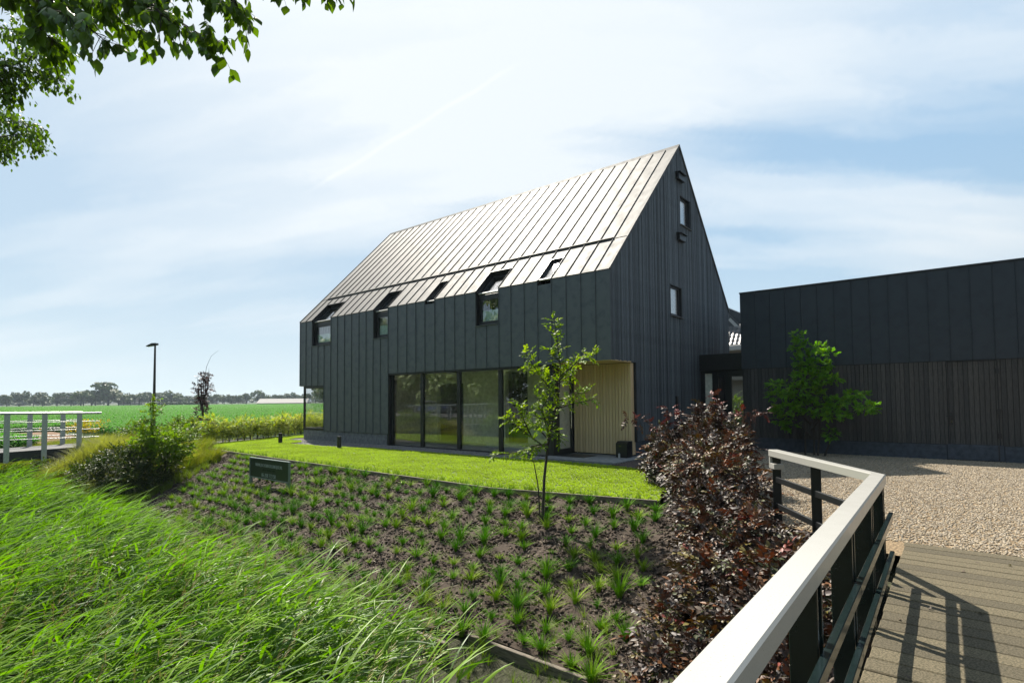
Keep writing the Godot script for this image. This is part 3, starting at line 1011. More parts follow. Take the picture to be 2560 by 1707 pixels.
func gable(h: Node3D, back: float) -> void:
	var holes := [[-18.27, -17.37, 5.74, 6.73], [-17.37, -16.44, 2.62, 3.61]]     # z0, z1, y0, y1
	# core wall in upright strips
	var cuts := [-22.2, -18.27, -17.37, -16.44, -13.9, -12.52]
	var b := MB.new()
	for k in cuts.size() - 1:
		var z0: float = cuts[k]
		var z1: float = cuts[k + 1]
		var low := 0.99 if k == 4 else -1.79
		var bits := [[low, -1.0]]
		if k == 1:
			bits = [[low, 5.74], [6.73, -1.0]]
		elif k == 2:
			bits = [[low, 2.62], [3.61, -1.0]]
		for s in bits:
			var o := PackedVector2Array([Vector2(z1, s[0]), Vector2(z1, roof_y(z1) - 0.05 if s[1] < 0 and s[1] == -1.0 else s[1])])
			if s[1] == -1.0:
				if z0 < -17.37 and z1 > -17.37:
					o.append(Vector2(-17.37, 8.3))
				o.append(Vector2(z0, roof_y(z0) - 0.05))
			else:
				o.append(Vector2(z0, s[1]))
			o.append(Vector2(z0, s[0]))
			b.prism(o, Vector3(HX - 0.30, 0, 0), Vector3.BACK, Vector3.UP, Vector3(0.255, 0, 0))
	part(b, mats["core"], "gable_core", h)

	# narrow upright boards of mixed depth and tone
	b = MB.new()
	var z := -22.2
	while z < -12.53:
		var w := rng.randf_range(0.062, 0.10)
		var z1 := minf(z + w, -12.505)
		var proud := rng.randf_range(0.0, 0.012)
		var tone := rng.randf_range(0.6, 1.5)
		b.col = Color(0.108 * tone, 0.126 * tone, 0.142 * tone)
		var low := -1.20
		if z1 > -13.88:
			low = 1.0
		var spans := [[low, -1.0]]
		for q in holes:
			if z1 > q[0] + 0.01 and z < q[1] - 0.01:
				spans = [[low, q[2]], [q[3], -1.0]]
		for s in spans:
			# boards come in lengths
			var y0: float = s[0]
			var end: float = s[1] if s[1] != -1.0 else 99.0
			var lim := minf(roof_y(z), roof_y(z1)) - 0.015
			end = minf(end, lim)
			while y0 < end - 0.01:
				var y1 := minf(end, y0 + rng.randf_range(2.2, 4.5))
				if end - y1 < 0.5:
					y1 = end
				var t2 := rng.randf_range(0.9, 1.1)
				b.col = Color(0.108 * tone * t2, 0.126 * tone * t2, 0.142 * tone * t2)
				if y1 == end and end >= lim - 0.001:
					var o := PackedVector2Array([Vector2(z + 0.003, y0), Vector2(z1 - 0.003, y0), Vector2(z1 - 0.003, roof_y(z1) - 0.015), Vector2(z + 0.003, roof_y(z) - 0.015)])
					b.prism(o, Vector3(HX - 0.045, 0, 0), Vector3.BACK, Vector3.UP, Vector3(0.03 + proud, 0, 0))
				else:
					b.bx(Vector3(HX - 0.045, y0 + 0.001, z + 0.003), Vector3(HX - 0.015 + proud, y1 - 0.001, z1 - 0.003))
				y0 = y1
		z = z1
	var boards := part(b, mats["dark_boards"], "timber_boards", h)
	boards.set_meta("kind", "stuff")

	for q in holes:
		var f := MB.new()
		var xo := HX - 0.12
		f.bx(Vector3(xo - 0.04, q[2], q[0]), Vector3(HX - 0.012, q[3], q[0] + 0.02))
		f.bx(Vector3(xo - 0.04, q[2], q[1] - 0.02), Vector3(HX - 0.012, q[3], q[1]))
		f.bx(Vector3(xo - 0.04, q[3] - 0.02, q[0] + 0.02), Vector3(HX - 0.012, q[3], q[1] - 0.02))
		f.bx(Vector3(xo - 0.03, q[2] + 0.01, q[0] + 0.02), Vector3(xo + 0.03, q[3] - 0.02, q[0] + 0.08), 0.008)
		f.bx(Vector3(xo - 0.03, q[2] + 0.01, q[1] - 0.08), Vector3(xo + 0.03, q[3] - 0.02, q[1] - 0.02), 0.008)
		f.bx(Vector3(xo - 0.03, q[3] - 0.09, q[0] + 0.08), Vector3(xo + 0.03, q[3] - 0.02, q[1] - 0.08), 0.008)
		f.bx(Vector3(xo - 0.03, q[2] + 0.01, q[0] + 0.08), Vector3(xo + 0.03, q[2] + 0.09, q[1] - 0.08), 0.008)
		var win := part(f, mats["frame"], "gable_window", h)
		var g := MB.new()
		g.bx(Vector3(xo - 0.012, q[2] + 0.09, q[0] + 0.08), Vector3(xo - 0.007, q[3] - 0.09, q[1] - 0.08))
		g.bx(Vector3(xo + 0.007, q[2] + 0.09, q[0] + 0.08), Vector3(xo + 0.012, q[3] - 0.09, q[1] - 0.08))
		part_under(g, mats["glass"], "pane", win, h)
		var s := MB.new()
		s.box(Vector3(HX - 0.07, q[2] - 0.012, (q[0] + q[1]) / 2), Vector3(0.24, 0.025, q[1] - q[0] + 0.05), Basis(Vector3.BACK, -0.05), 0.005)
		part_under(s, mats["concrete"], "sill", win, h)
		var bl := MB.new()
		bl.bx(Vector3(xo - 0.045, q[2] + 0.05, q[0] + 0.05), Vector3(xo - 0.036, q[3] - 0.05, q[1] - 0.05))
		part_under(bl, mats["white_blind"], "blind", win, h)
	# two small hooded bird boxes
	for q in [[-17.32, 7.27], [-17.30, 5.25]]:
		var f := MB.new()
		f.bx(Vector3(HX - 0.02, q[1] - 0.11, q[0] - 0.26), Vector3(HX + 0.10, q[1] + 0.10, q[0] + 0.26), 0.008)
		f.box(Vector3(HX + 0.07, q[1] + 0.115, q[0]), Vector3(0.20, 0.02, 0.56), Basis(Vector3.BACK, -0.15), 0.004)
		var o := part(f, mats["frame"], "nest_box", h)
		var e := MB.new()
		e.bx(Vector3(HX + 0.02, q[1] - 0.122, q[0] - 0.1), Vector3(HX + 0.09, q[1] - 0.112, q[0] + 0.1))
		part_under(e, mats["core"], "entrance_hole", o, h)
	b = MB.new()
	b.bx(Vector3(HX - 0.01, -0.35, -16.83), Vector3(HX + 0.035, 0.06, -16.67), 0.006)
	part(b, mats["frame"], "intercom", h)


# ---------------------------------------------------------------- annex and link
func annex() -> void:
	var a := thing("annex", "low flat-roofed annex in blue-black metal panels over dark upright boards", "building", Vector3(0.5, GY, -18.0))
	var z := -18.0
	var x := -5.15
	var w := 0.4305
	while x < 7.0:
		part(pan(Vector3(x, 0.905, z), Vector3.RIGHT, Vector3.UP, Vector3.BACK, w, 3.29 - 0.905, 0.022), mats["zinc_annex"], "metal_panel", a)
		x += w
	var b := MB.new()
	b.bx(Vector3(-5.17, 3.29, z - 0.40), Vector3(7.1, 3.33, z + 0.035), 0.006)
	part(b, mats["zinc_annex"], "parapet_cap", a)
	b = MB.new()
	b.bx(Vector3(-5.14, -1.80, -26.5), Vector3(7.05, 3.28, z - 0.05))
	part(b, mats["core"], "wall_core", a)
	# upright boards
	x = -5.10
	var names := ["annex_boards", "annex_boards_b", "annex_boards_c"]
	while x < 7.0:
		var bw := rng.randf_range(0.096, 0.108)
		if absf(x - 0.0) < 0.052:
			bw = 0.0 - x + 0.096 if x < 0 else bw
		b = MB.new()
		b.bx(Vector3(x + 0.004, -1.245, z - 0.05), Vector3(x + bw - 0.004, 0.895, z - 0.012 + rng.randf_range(-0.006, 0.004)), 0.004)
		part(b, mats[names[rng.randi_range(0, 2)]], "board", a)
		x += bw
	b = MB.new()
	b.bx(Vector3(-5.08, -1.80, z - 0.06), Vector3(-0.13, -1.25, z - 0.03), 0.005)
	b.bx(Vector3(0.98, -1.80, z - 0.06), Vector3(7.0, -1.25, z - 0.03), 0.005)
	part(b, mats["concrete_blue"], "plinth", a)
	b = MB.new()
	b.bx(Vector3(-0.12, -1.62, z - 0.06), Vector3(0.97, -1.23, z + 0.01), 0.006)
	var hatch := part(b, mats["concrete_blue"], "door_kickplate", a)
	b = MB.new()
	b.bx(Vector3(0.86, -1.60, z + 0.011), Vector3(0.885, -1.25, z + 0.02))
	part_under(b, mats["frame"], "rebate", hatch, a)
	# flush door: joints and lock
	b = MB.new()
	b.bx(Vector3(-0.095, -1.24, z - 0.01), Vector3(-0.075, 0.86, z + 0.004))
	b.bx(Vector3(0.89, -1.24, z - 0.01), Vector3(0.91, 0.86, z + 0.004))
	b.bx(Vector3(-0.095, 0.862, z - 0.01), Vector3(0.91, 0.88, z + 0.004))
	var d := part(b, mats["core"], "door_joint", a)
	b = MB.new()
	b.bx(Vector3(-0.045, -0.74, z - 0.01), Vector3(0.015, -0.44, z + 0.012), 0.004)
	b.box(Vector3(-0.05, -0.53, z + 0.05), Vector3(0.14, 0.022, 0.022), Basis(), 0.006)
	b.box(Vector3(-0.015, -0.53, z + 0.03), Vector3(0.022, 0.022, 0.05), Basis(), 0.004)
	part_under(b, mats["frame"], "door_handle", d, a)
	b = MB.new()
	b.tube([Vector3(-0.015, -0.66, z + 0.008), Vector3(-0.015, -0.66, z + 0.02)], [0.014, 0.014], 10)
	part_under(b, mats["chrome"], "lock", d, a)
	for y in [0.6, -0.4, -1.0]:
		b = MB.new()
		b.bx(Vector3(0.86, y - 0.06, z - 0.005), Vector3(0.93, y + 0.06, z + 0.014), 0.004)
		part_under(b, mats["frame"], "hinge", d, a)


func link_corridor() -> void:
	var l := thing("glazed_link", "low glazed corridor with black flat roof joining the house to the annex", "building", Vector3(-6.0, GY, -19.5))
	var b := MB.new()
	b.bx(Vector3(-6.84, 0.93, -21.5), Vector3(-5.08, 1.49, -18.86), 0.008)
	part(b, mats["frame"], "roof", l)
	var f := MB.new()
	var z := -18.98
	f.bx(Vector3(-6.80, -1.62, z - 0.06), Vector3(-6.66, 0.93, z + 0.04), 0.005)
	f.bx(Vector3(-6.40, -1.62, z - 0.06), Vector3(-6.20, 0.93, z + 0.04), 0.005)
	f.bx(Vector3(-5.97, -1.62, z - 0.06), Vector3(-5.77, 0.93, z + 0.04), 0.005)
	f.bx(Vector3(-5.38, -1.62, z - 0.06), Vector3(-5.10, 0.93, z + 0.04), 0.005)
	f.bx(Vector3(-6.66, 0.84, z - 0.05), Vector3(-6.40, 0.93, z + 0.03))
	f.bx(Vector3(-6.20, 0.73, z - 0.05), Vector3(-5.97, 0.93, z + 0.03))
	f.bx(Vector3(-5.77, 0.73, z - 0.05), Vector3(-5.38, 0.93, z + 0.03))
	f.bx(Vector3(-6.66, -1.62, z - 0.05), Vector3(-6.40, -1.5, z + 0.03))
	f.bx(Vector3(-6.20, -1.62, z - 0.05), Vector3(-5.97, -1.5, z + 0.03))
	f.bx(Vector3(-5.77, -1.62, z - 0.05), Vector3(-5.38, -1.5, z + 0.03))
	var fr := part(f, mats["frame"], "door_frame", l)
	for s in [[-6.20, -5.97], [-5.77, -5.38]]:
		b = MB.new()
		b.bx(Vector3(s[0], -1.5, z - 0.01), Vector3(s[1], 0.73, z - 0.004))
		part_under(b, mats["glass"], "pane", fr, l)
	b = MB.new()
	b.bx(Vector3(-6.66, -1.5, z - 0.03), Vector3(-6.40, 0.84, z - 0.02))
	part_under(b, mats["interior"], "side_panel", fr, l)
	b = MB.new()
	b.bx(Vector3(-6.9, -1.75, -21.5), Vector3(-5.1, -1.63, -18.9))
	part(b, mats["interior_floor"], "floor", l)
	f = MB.new()
	f.bx(Vector3(-6.80, -1.62, -21.5), Vector3(-6.55, 0.93, -21.4), 0.005)
	f.bx(Vector3(-5.25, -1.62, -21.5), Vector3(-5.10, 0.93, -21.4), 0.005)
	f.bx(Vector3(-6.55, 0.80, -21.5), Vector3(-5.25, 0.93, -21.4))
	part(f, mats["frame"], "rear_frame", l)


func neighbour() -> void:
	# brick house beyond the link: two roof slopes, a rooflight, a white gutter
	var n := thing("neighbour_house", "pale brick house with black tiled roof and rooflight glimpsed between house and annex", "house", Vector3(-10, GY, -36))
	var b := MB.new()
	b.bx(Vector3(-18.0, -1.8, -42.0), Vector3(-6.0, 2.9, -33.0))
	part(b, mats["pale_brick"], "wall", n)
	b = MB.new()
	b.bx(Vector3(-18.4, 2.72, -33.0), Vector3(-5.6, 3.02, -32.45), 0.02)
	part(b, mats["white_trim"], "gutter", n)
	# lower roof with pantiles in relief
	b = MB.new()
	var up := Vector3(0, 0.78, -0.63)
	var nn := Vector3(0, 0.63, 0.78)
	b.box(Vector3(-12, 3.02, -32.6) + up * 0.85, Vector3(12.8, 1.7, 0.08), Basis(Vector3.RIGHT, up, nn))
	part(b, mats["roof_tile"], "roof", n)
	b = MB.new()
	var tile := func(o: Vector3) -> void:
		b.grid(4, 1, func(i: int, j: int) -> Vector3:
			return o + Vector3.RIGHT * (i * 0.062) + up * (j * 0.33) + nn * (0.06 + 0.035 * sin(PI * i / 4.0) + (0.025 if j == 0 else 0.0)))
		b.bx(o + nn * 0.03, o + Vector3(0.245, 0.03, 0.0) + nn * 0.09)
	for r in 5:
		for k in 12:
			tile.call(Vector3(-11.0 + k * 0.25, 3.0, -32.62) + up * (r * 0.32))
	part(b, mats["roof_tile"], "pantiles", n).set_meta("kind", "stuff")
	b = MB.new()
	b.prism(PackedVector2Array([Vector2(-15.0, 7.95), Vector2(-6.4, 3.25), Vector2(-15.0, 3.25)]), Vector3(0, 0, -41.0), Vector3.RIGHT, Vector3.UP, Vector3(0, 0, 7.0))
	b.box(Vector3(-10.05, 4.30, -33.6), Vector3(2.6, 0.62, 0.12), Basis(Vector3.BACK, -0.86))
	part(b, mats["roof_tile"], "upper_roof", n)
	b = MB.new()
	b.box(Vector3(-9.98, 4.42, -33.5), Vector3(0.75, 0.17, 0.05), Basis(Vector3.BACK, -0.86))
	part(b, mats["white_trim"], "rooflight", n)
	var w := MB.new()
	w.bx(Vector3(-9.0, -0.9, -33.02), Vector3(-8.4, 0.4, -32.96))
	part(w, mats["frame"], "window", n)
	# low conservatory wall seen through the glass
	b = MB.new()
	b.bx(Vector3(-11.0, 0.9, -30.4), Vector3(-6.0, 1.15, -29.6), 0.02)
	b.bx(Vector3(-10.8, -1.8, -30.3), Vector3(-6.1, 0.9, -30.0))
	part(b, mats["pale_brick"], "extension", n)


# ---------------------------------------------------------------- the footbridge at the viewpoint
func sweep(b: MB, prof: Array, path: Array, sides: Array) -> void:
	var n := prof.size()
	for k in path.size() - 1:
		for j in n:
			var p0: Vector2 = prof[j]
			var p1: Vector2 = prof[(j + 1) % n]
			var a: Vector3 = path[k] + sides[k] * p0.x + Vector3.UP * p0.y
			var d: Vector3 = path[k] + sides[k] * p1.x + Vector3.UP * p1.y
			var a2: Vector3 = path[k + 1] + sides[k + 1] * p0.x + Vector3.UP * p0.y
			var d2: Vector3 = path[k + 1] + sides[k + 1] * p1.x + Vector3.UP * p1.y
			b.quad(a, d, d2, a2)
	for e in [0, path.size() - 1]:
		for j in range(1, n - 1):
			var q := []
			for m in [0, j, j + 1]:
				q.append(path[e] + sides[e] * prof[m].x + Vector3.UP * prof[m].y)
			if e == 0:
				b.tri(q[0], q[2], q[1])
			else:
				b.tri(q[0], q[1], q[2])


func footbridge() -> void:
	var f := thing("footbridge", "timber-decked footbridge with dark posts and a broad white handrail, in the foreground at right", "footbridge", Vector3(1.3, GY, -2.5))
	# planks
	var z := -7.58
	var pitch := 0.192
	var meshes := []
	for k in 4:
		var b := MB.new()
		var len := 3.72
		b.box(Vector3.ZERO, Vector3(len, 0.034, 0.186 - 0.003 * k), Basis(), 0.007)
		meshes.append(b.commit())
	var k := 0
	while z < 2.4:
		var o := mesh_node(meshes[k % 4], mats["deck_%d" % rng.randi_range(0, 2)], "deck_plank", f, Vector3(1.40 + rng.randf_range(-0.006, 0.006) - 1.3, -0.017 + 0.004 + rng.randf_range(-0.003, 0.003), z + 0.096 + 2.5))
		o.rotation = Vector3(rng.randf_range(-0.006, 0.006), rng.randf_range(-0.0012, 0.0012), rng.randf_range(-0.0006, 0.0006))
		z += pitch
		k += 1
	var b := MB.new()
	b.bx(Vector3(-0.40, -2.02, -7.4), Vector3(-0.30, -1.68, 2.5), 0.006)
	b.bx(Vector3(3.0, -2.02, -7.4), Vector3(3.1, -1.68, 2.5), 0.006)
	b.bx(Vector3(-0.5, -2.3, -7.85), Vector3(3.4, -1.70, -7.60), 0.01)
	part(b, mats["bridge_deck_dark"], "beam", f)
	# handrail with its mitred corner
	var path := [Vector3(-0.462, -0.68, 2.4), Vector3(-0.526, -0.68, -5.79), Vector3(-1.836, -0.68, -7.705)]
	var sides := [Vector3(0.060, 0, 0.0005), Vector3(0.059, 0, 0.020), Vector3(0.051, 0, -0.035)]
	var prof := [Vector2(-1, -0.082), Vector2(1, -0.082), Vector2(1, -0.010), Vector2(0.86, 0), Vector2(-0.86, 0), Vector2(-1, -0.010)]
	b = MB.new()
	sweep(b, prof, [path[0], path[1]], [sides[0], sides[1]])
	part(b, mats["white_paint"], "handrail", f)
	b = MB.new()
	sweep(b, prof, [path[1] + Vector3(-0.002, -0.001, -0.003), path[2]], [sides[1], sides[2]])
	var hr := part(b, mats["white_paint"], "handrail", f)
	# return bracket at the free end
	var dir := Vector3(-1.31, 0, -1.915).normalized()
	var bas := Basis(dir, Vector3.UP, dir.cross(Vector3.UP))
	b = MB.new()
	var e := Vector3(-1.836, -0.68, -7.705)
	b.box(e + Vector3(0, -0.16, 0) - dir * 0.02, Vector3(0.04, 0.16, 0.115), bas, 0.004)
	b.box(e + Vector3(0, -0.205, 0) - dir * 0.10, Vector3(0.14, 0.07, 0.115), bas, 0.004)
	part_under(b, mats["white_paint"], "end_bracket", hr, f)
	# posts
	for zz in [-5.52, -4.60, -3.58, -2.52, -1.5, -0.45, 0.6]:
		b = MB.new()
		var x: float = -0.526 + (zz + 5.79) * 0.0078
		b.bx(Vector3(x - 0.056, -2.05, zz - 0.012), Vector3(x + 0.052, -0.762, zz + 0.012), 0.003)
		b.bx(Vector3(x - 0.056, -2.05, zz - 0.105), Vector3(x + 0.052, -0.762, zz - 0.085), 0.003)
		b.bx(Vector3(x - 0.04, -0.80, zz - 0.09), Vector3(x + 0.03, -0.77, zz))
		part(b, mats["green_paint"], "post", f)
	for t in [0.50, 0.955]:
		var p := Vector3(-0.526, 0, -5.79).lerp(Vector3(-1.836, 0, -7.705), t)
		b = MB.new()
		b.box(p + Vector3(0, -1.35, 0), Vector3(0.022, 1.18, 0.10), Basis(Vector3(0.60, 0, 0.80), Vector3.UP, Vector3(-0.80, 0, 0.60)).rotated(Vector3.UP, -0.55), 0.003)
		part(b, mats["dark_post"], "post", f)
	# two intermediate rails, in lengths
	for y in [-1.02, -1.355]:
		for s in [[-5.86, -3.50], [-3.494, -1.2], [-1.194, 2.3]]:
			b = MB.new()
			var x0: float = -0.446 + (s[0] + 5.79) * 0.0078
			var x1: float = -0.446 + (s[1] + 5.79) * 0.0078
			var d := Vector3(x1 - x0, 0, s[1] - s[0])
			b.box(Vector3((x0 + x1) / 2, y - 0.03, (s[0] + s[1]) / 2), Vector3(0.034, 0.062, d.length()), Basis(Vector3.UP.cross(d.normalized()), Vector3.UP, d.normalized()), 0.004)
			part(b, mats["green_paint"], "rail", f)
		b = MB.new()
		var a := Vector3(-0.56, y - 0.035, -5.83)
		var c := Vector3(-1.80, y - 0.035, -7.64)
		b.box((a + c) / 2, Vector3((c - a).length(), 0.07, 0.03), bas, 0.004)
		part(b, mats["dark_post"], "rail", f)


func white_bridge() -> void:
	var w := thing("white_footbridge", "slim white-railed footbridge with a dark deck, crossing the ditch at far left", "footbridge", Vector3(-22.5, -1.45, -2.0))
	var deck := func(z: float) -> float: return -1.385 - 0.010 * pow(z + 5.2, 1.0) * 2.0
	var b := MB.new()
	for k in 9:
		var z0 := -5.35 + k * 1.1
		var z1 := z0 + 1.098
		var y0: float = deck.call(z0)
		var y1: float = deck.call(z1)
		b = MB.new()
		var c := Vector3(-22.5, (y0 + y1) / 2 - 0.03, (z0 + z1) / 2)
		var d := Vector3(0, y1 - y0, z1 - z0).normalized()
		b.box(c, Vector3(1.9, 0.06, 1.098), Basis(Vector3.RIGHT, d.cross(Vector3.RIGHT), d), 0.004)
		part(b, mats["bridge_deck_dark"], "deck_panel", w)
	b = MB.new()
	for x in [-21.56, -23.44]:
		b.prism(PackedVector2Array([Vector2(-5.3, -1.43), Vector2(5.0, -1.65), Vector2(5.0, -1.92), Vector2(-5.3, -1.66)]), Vector3(x - 0.03, 0, 0), Vector3.BACK, Vector3.UP, Vector3(0.06, 0, 0))
	part(b, mats["bridge_deck_dark"], "beam", w)
	for side in [[-21.5, 0.0], [-23.5, 0.03]]:
		var x: float = side[0]
		b = MB.new()
		b.tube([Vector3(x, -0.335, -5.42 + side[1]), Vector3(x, -0.30, -3.0), Vector3(x, -0.30, 5.0)], [0.035, 0.035, 0.035], 10)
		part(b, mats["bridge_white"], "handrail", w)
		for y in [-0.57, -0.82, -1.07]:
			b = MB.new()
			b.tube([Vector3(x, y - 0.02, -5.38), Vector3(x, y, -3.0), Vector3(x, y, 5.0)], [0.013, 0.013, 0.013], 8)
			part(b, mats["bridge_white"], "rail", w)
		var z := -4.86
		while z < 5.0:
			b = MB.new()
			b.bx(Vector3(x - 0.025, -1.74, z - 0.065), Vector3(x + 0.025, -0.33, z + 0.065), 0.006)
			part(b, mats["bridge_white"], "post", w)
			z += 0.85


# ---------------------------------------------------------------- small things
func sign_board() -> void:
	var s := thing("sign_board", "low dark green sign with web address and phone number in the planted slope", "sign", Vector3(-12.66, -2.0, -6.5))
	var b := MB.new()
	b.bx(Vector3(-13.56, -1.835, -6.515), Vector3(-11.76, -1.40, -6.485), 0.003)
	part(b, mats["sign_green"], "panel", s)
	b = MB.new()
	b.bx(Vector3(-13.60, -1.40, -6.52), Vector3(-11.72, -1.375, -6.475), 0.004)
	b.bx(Vector3(-13.60, -1.86, -6.52), Vector3(-11.72, -1.835, -6.475), 0.004)
	b.bx(Vector3(-13.60, -1.835, -6.52), Vector3(-13.56, -1.40, -6.475), 0.004)
	b.bx(Vector3(-11.76, -1.835, -6.52), Vector3(-11.72, -1.40, -6.475), 0.004)
	part(b, mats["sign_frame"], "frame", s)
	for x in [-13.56, -11.79]:
		b = MB.new()
		b.bx(Vector3(x - 0.04, -2.25, -6.525), Vector3(x + 0.05, -1.86, -6.475), 0.005)
		part(b, mats["sign_frame"], "leg", s)
	var font := SystemFont.new()
	font.font_names = PackedStringArray(["Droid Sans"])
	for t in [["WWW.JOCHEMHOELEMEIJER.NL", 0.0044, -1.535, 0.094], ["06-208 773 58", 0.0052, -1.765, 0.11]]:
		var tm := TextMesh.new()
		tm.text = t[0]
		tm.font = font
		tm.font_size = 20
		tm.pixel_size = t[1]
		tm.depth = 0.004
		var o := mesh_node(tm, mats["sign_text"], "lettering", s, Vector3(0.0, t[2] + 2.0, 0.018))
		o.scale = Vector3(1.02, 1.1, 1)
	b = MB.new()
	var x := -12.95
	for w in [0.10, 0.04, 0.22, 0.14]:
		b.bx(Vector3(x, -1.655, -6.486), Vector3(x + w, -1.625, -6.4835))
		x += w + 0.035
	part(b, mats["sign_text_dark"], "faded_lettering", s)


func bollard(called: String, label: String, at: Vector3, r: float, hgt: float) -> void:
	var o := thing(called, label, "garden light", at)
	var b := MB.new()
	b.tube([at, at + Vector3(0, hgt * 0.72, 0)], [r, r], 20)
	part(b, mats["dark_post"], "body", o)
	b = MB.new()
	b.tube([at + Vector3(0, hgt * 0.72, 0), at + Vector3(0, hgt * 0.8, 0)], [r * 0.86, r * 0.86], 20, false)
	part(b, mats["frame"], "louvre", o)
	b = MB.new()
	b.tube([at + Vector3(0, hgt * 0.8, 0), at + Vector3(0, hgt * 0.985, 0), at + Vector3(0, hgt, 0)], [r, r, r * 0.9], 20)
	part(b, mats["dark_post"], "cap", o)


func small_things() -> void:
	bollard("bollard_light", "short dark round bollard light at the lawn edge in front of the metal wall", Vector3(-16.27, -1.63, -10.79), 0.07, 0.42)
	bollard("bollard_light", "short dark round bollard light on the lawn near the corner window of the house", Vector3(-20.2, -1.63, -10.8), 0.075, 0.40)
	bollard("spot_light", "tiny black garden spot beside the foot of the young tree on the slope", Vector3(-5.08, -1.86, -7.16), 0.032, 0.15)

	# black parcel box with a sloping front
	var o := thing("parcel_box", "black parcel box with a chamfered top standing against the pale timber entrance wall", "box", Vector3(-6.93, -1.585, -13.4))
	var b := MB.new()
	b.prism(PackedVector2Array([Vector2(-13.56, -1.575), Vector2(-13.56, -1.15), Vector2(-13.34, -1.15), Vector2(-13.24, -1.21), Vector2(-13.24, -1.575)]), Vector3(-7.09, 0, 0), Vector3.BACK, Vector3.UP, Vector3(0.33, 0, 0))
	part(b, mats["black_box"], "body", o)
	b = MB.new()
	b.tube([Vector3(-6.96, -1.28, -13.245), Vector3(-6.96, -1.28, -13.225)], [0.014, 0.012], 10)
	part(b, mats["chrome"], "lock", o)
	b = MB.new()
	b.bx(Vector3(-7.07, -1.585, -13.54), Vector3(-6.79, -1.575, -13.27))
	part(b, mats["frame"], "foot", o)

	o = thing("bottle", "small pale spray bottle on the slab in front of the black parcel box", "bottle", Vector3(-6.94, -1.585, -13.14))
	b = MB.new()
	var p := Vector3(-6.94, -1.585, -13.14)
	b.tube([p, p + Vector3(0, 0.11, 0), p + Vector3(0, 0.125, 0)], [0.026, 0.026, 0.014], 12)
	part(b, mats["white_trim"], "body", o)
	b = MB.new()
	b.tube([p + Vector3(0, 0.125, 0), p + Vector3(0, 0.165, 0)], [0.012, 0.010], 10)
	part(b, mats["frame"], "cap", o)

	b = MB.new()
	b.bx(Vector3(-8.62, -1.585, -13.35), Vector3(-7.75, -1.572, -12.65), 0.004)
	tag(single(b, mats["frame"], "doormat", Vector3(-8.2, -1.585, -13.0)), "flat black doormat on the slab by the glass entrance door", "doormat")

	o = thing("planter_box", "dark low box at the far left corner of the lawn beside the shrubs", "box", Vector3(-19.9, -1.95, -7.2))
	b = MB.new()
	b.bx(Vector3(-20.35, -2.05, -7.5), Vector3(-19.45, -1.66, -6.9), 0.01)
	part(b, mats["black_box"], "body", o)
	b = MB.new()
	b.bx(Vector3(-20.38, -1.66, -7.53), Vector3(-19.42, -1.625, -6.87), 0.008)
	part(b, mats["slab"], "lid", o)

	# street lamp
	var f := Vector3(-30.75, -1.9, -9.9)
	o = thing("street_lamp", "dark slender street lamp with flat angled head at the edge of the maize field", "street lamp", f)
	b = MB.new()
	b.tube([f, f + Vector3(0, 0.9, 0), f + Vector3(0, 4.72, 0)], [0.085, 0.075, 0.042], 12)
	part(b, mats["dark_post"], "pole", o)
	b = MB.new()
	var L := Vector3(-0.7785, 0.0, 0.6276)
	var hb := Basis(L, Vector3.UP, L.cross(Vector3.UP))
	b.prism(PackedVector2Array([Vector2(-0.10, 0.0), Vector2(0.12, -0.04), Vector2(0.40, -0.075), Vector2(0.36, -0.03), Vector2(0.10, 0.09), Vector2(-0.10, 0.09)]), f + Vector3(0, 4.74, 0) - hb.z * 0.11, L, Vector3.UP, hb.z * 0.22)
	part(b, mats["dark_post"], "head", o)
	b = MB.new()
	b.prism(PackedVector2Array([Vector2(0.13, -0.052), Vector2(0.37, -0.083), Vector2(0.37, -0.073), Vector2(0.13, -0.040)]), f + Vector3(0, 4.735, 0) - hb.z * 0.08, L, Vector3.UP, hb.z * 0.16)
	part(b, mats["lamp_glass"], "lens", o)

	# stake frame round the purple tree
	o = thing("tree_stakes", "two weathered stakes joined by a crossbar round the slim purple tree", "tree stakes", Vector3(-28.0, -1.8, -11.0))
	for s in [[-28.32, -10.72], [-27.75, -11.5]]:
		b = MB.new()
		b.tube([Vector3(s[0], -1.9, s[1]), Vector3(s[0], -0.85, s[1])], [0.045, 0.04], 8)
		part(b, mats["bark"], "stake", o)
	b = MB.new()
	b.box(Vector3(-28.03, -0.86, -11.11), Vector3(0.035, 0.09, 1.15), Basis(Vector3.UP, -2.53 + PI), 0.006)
	part(b, mats["bark"], "crossbar", o)

	# blue car on the road behind, seen in the glass
	var c := Vector3(-50.0, -1.64, 21.3)
	o = thing("parked_car", "dark blue hatchback on the road, seen only as a reflection in the long window", "car", c, 0.055)
	b = MB.new()
	b.prism(PackedVector2Array([Vector2(-2.15, 0.25), Vector2(-2.2, 0.62), Vector2(-2.08, 0.92), Vector2(-1.2, 1.02), Vector2(0.85, 0.98), Vector2(1.9, 0.82), Vector2(2.15, 0.6), Vector2(2.12, 0.25)]), Vector3(0, 0, -0.88), Vector3.RIGHT, Vector3.UP, Vector3(0, 0, 1.76))
	mesh_node(b.commit(), mats["car_paint"], "body", o)
	b = MB.new()
	b.prism(PackedVector2Array([Vector2(-1.85, 0.97), Vector2(-1.55, 1.40), Vector2(-0.1, 1.46), Vector2(0.95, 0.98)]), Vector3(0, 0, -0.74), Vector3.RIGHT, Vector3.UP, Vector3(0, 0, 1.48))
	mesh_node(b.commit(), mats["car_glass"], "windows", o)
	b = MB.new()
	b.bx(Vector3(-1.5, 1.40, -0.70), Vector3(-0.05, 1.485, 0.70), 0.03)
	mesh_node(b.commit(), mats["car_paint"], "roof", o)
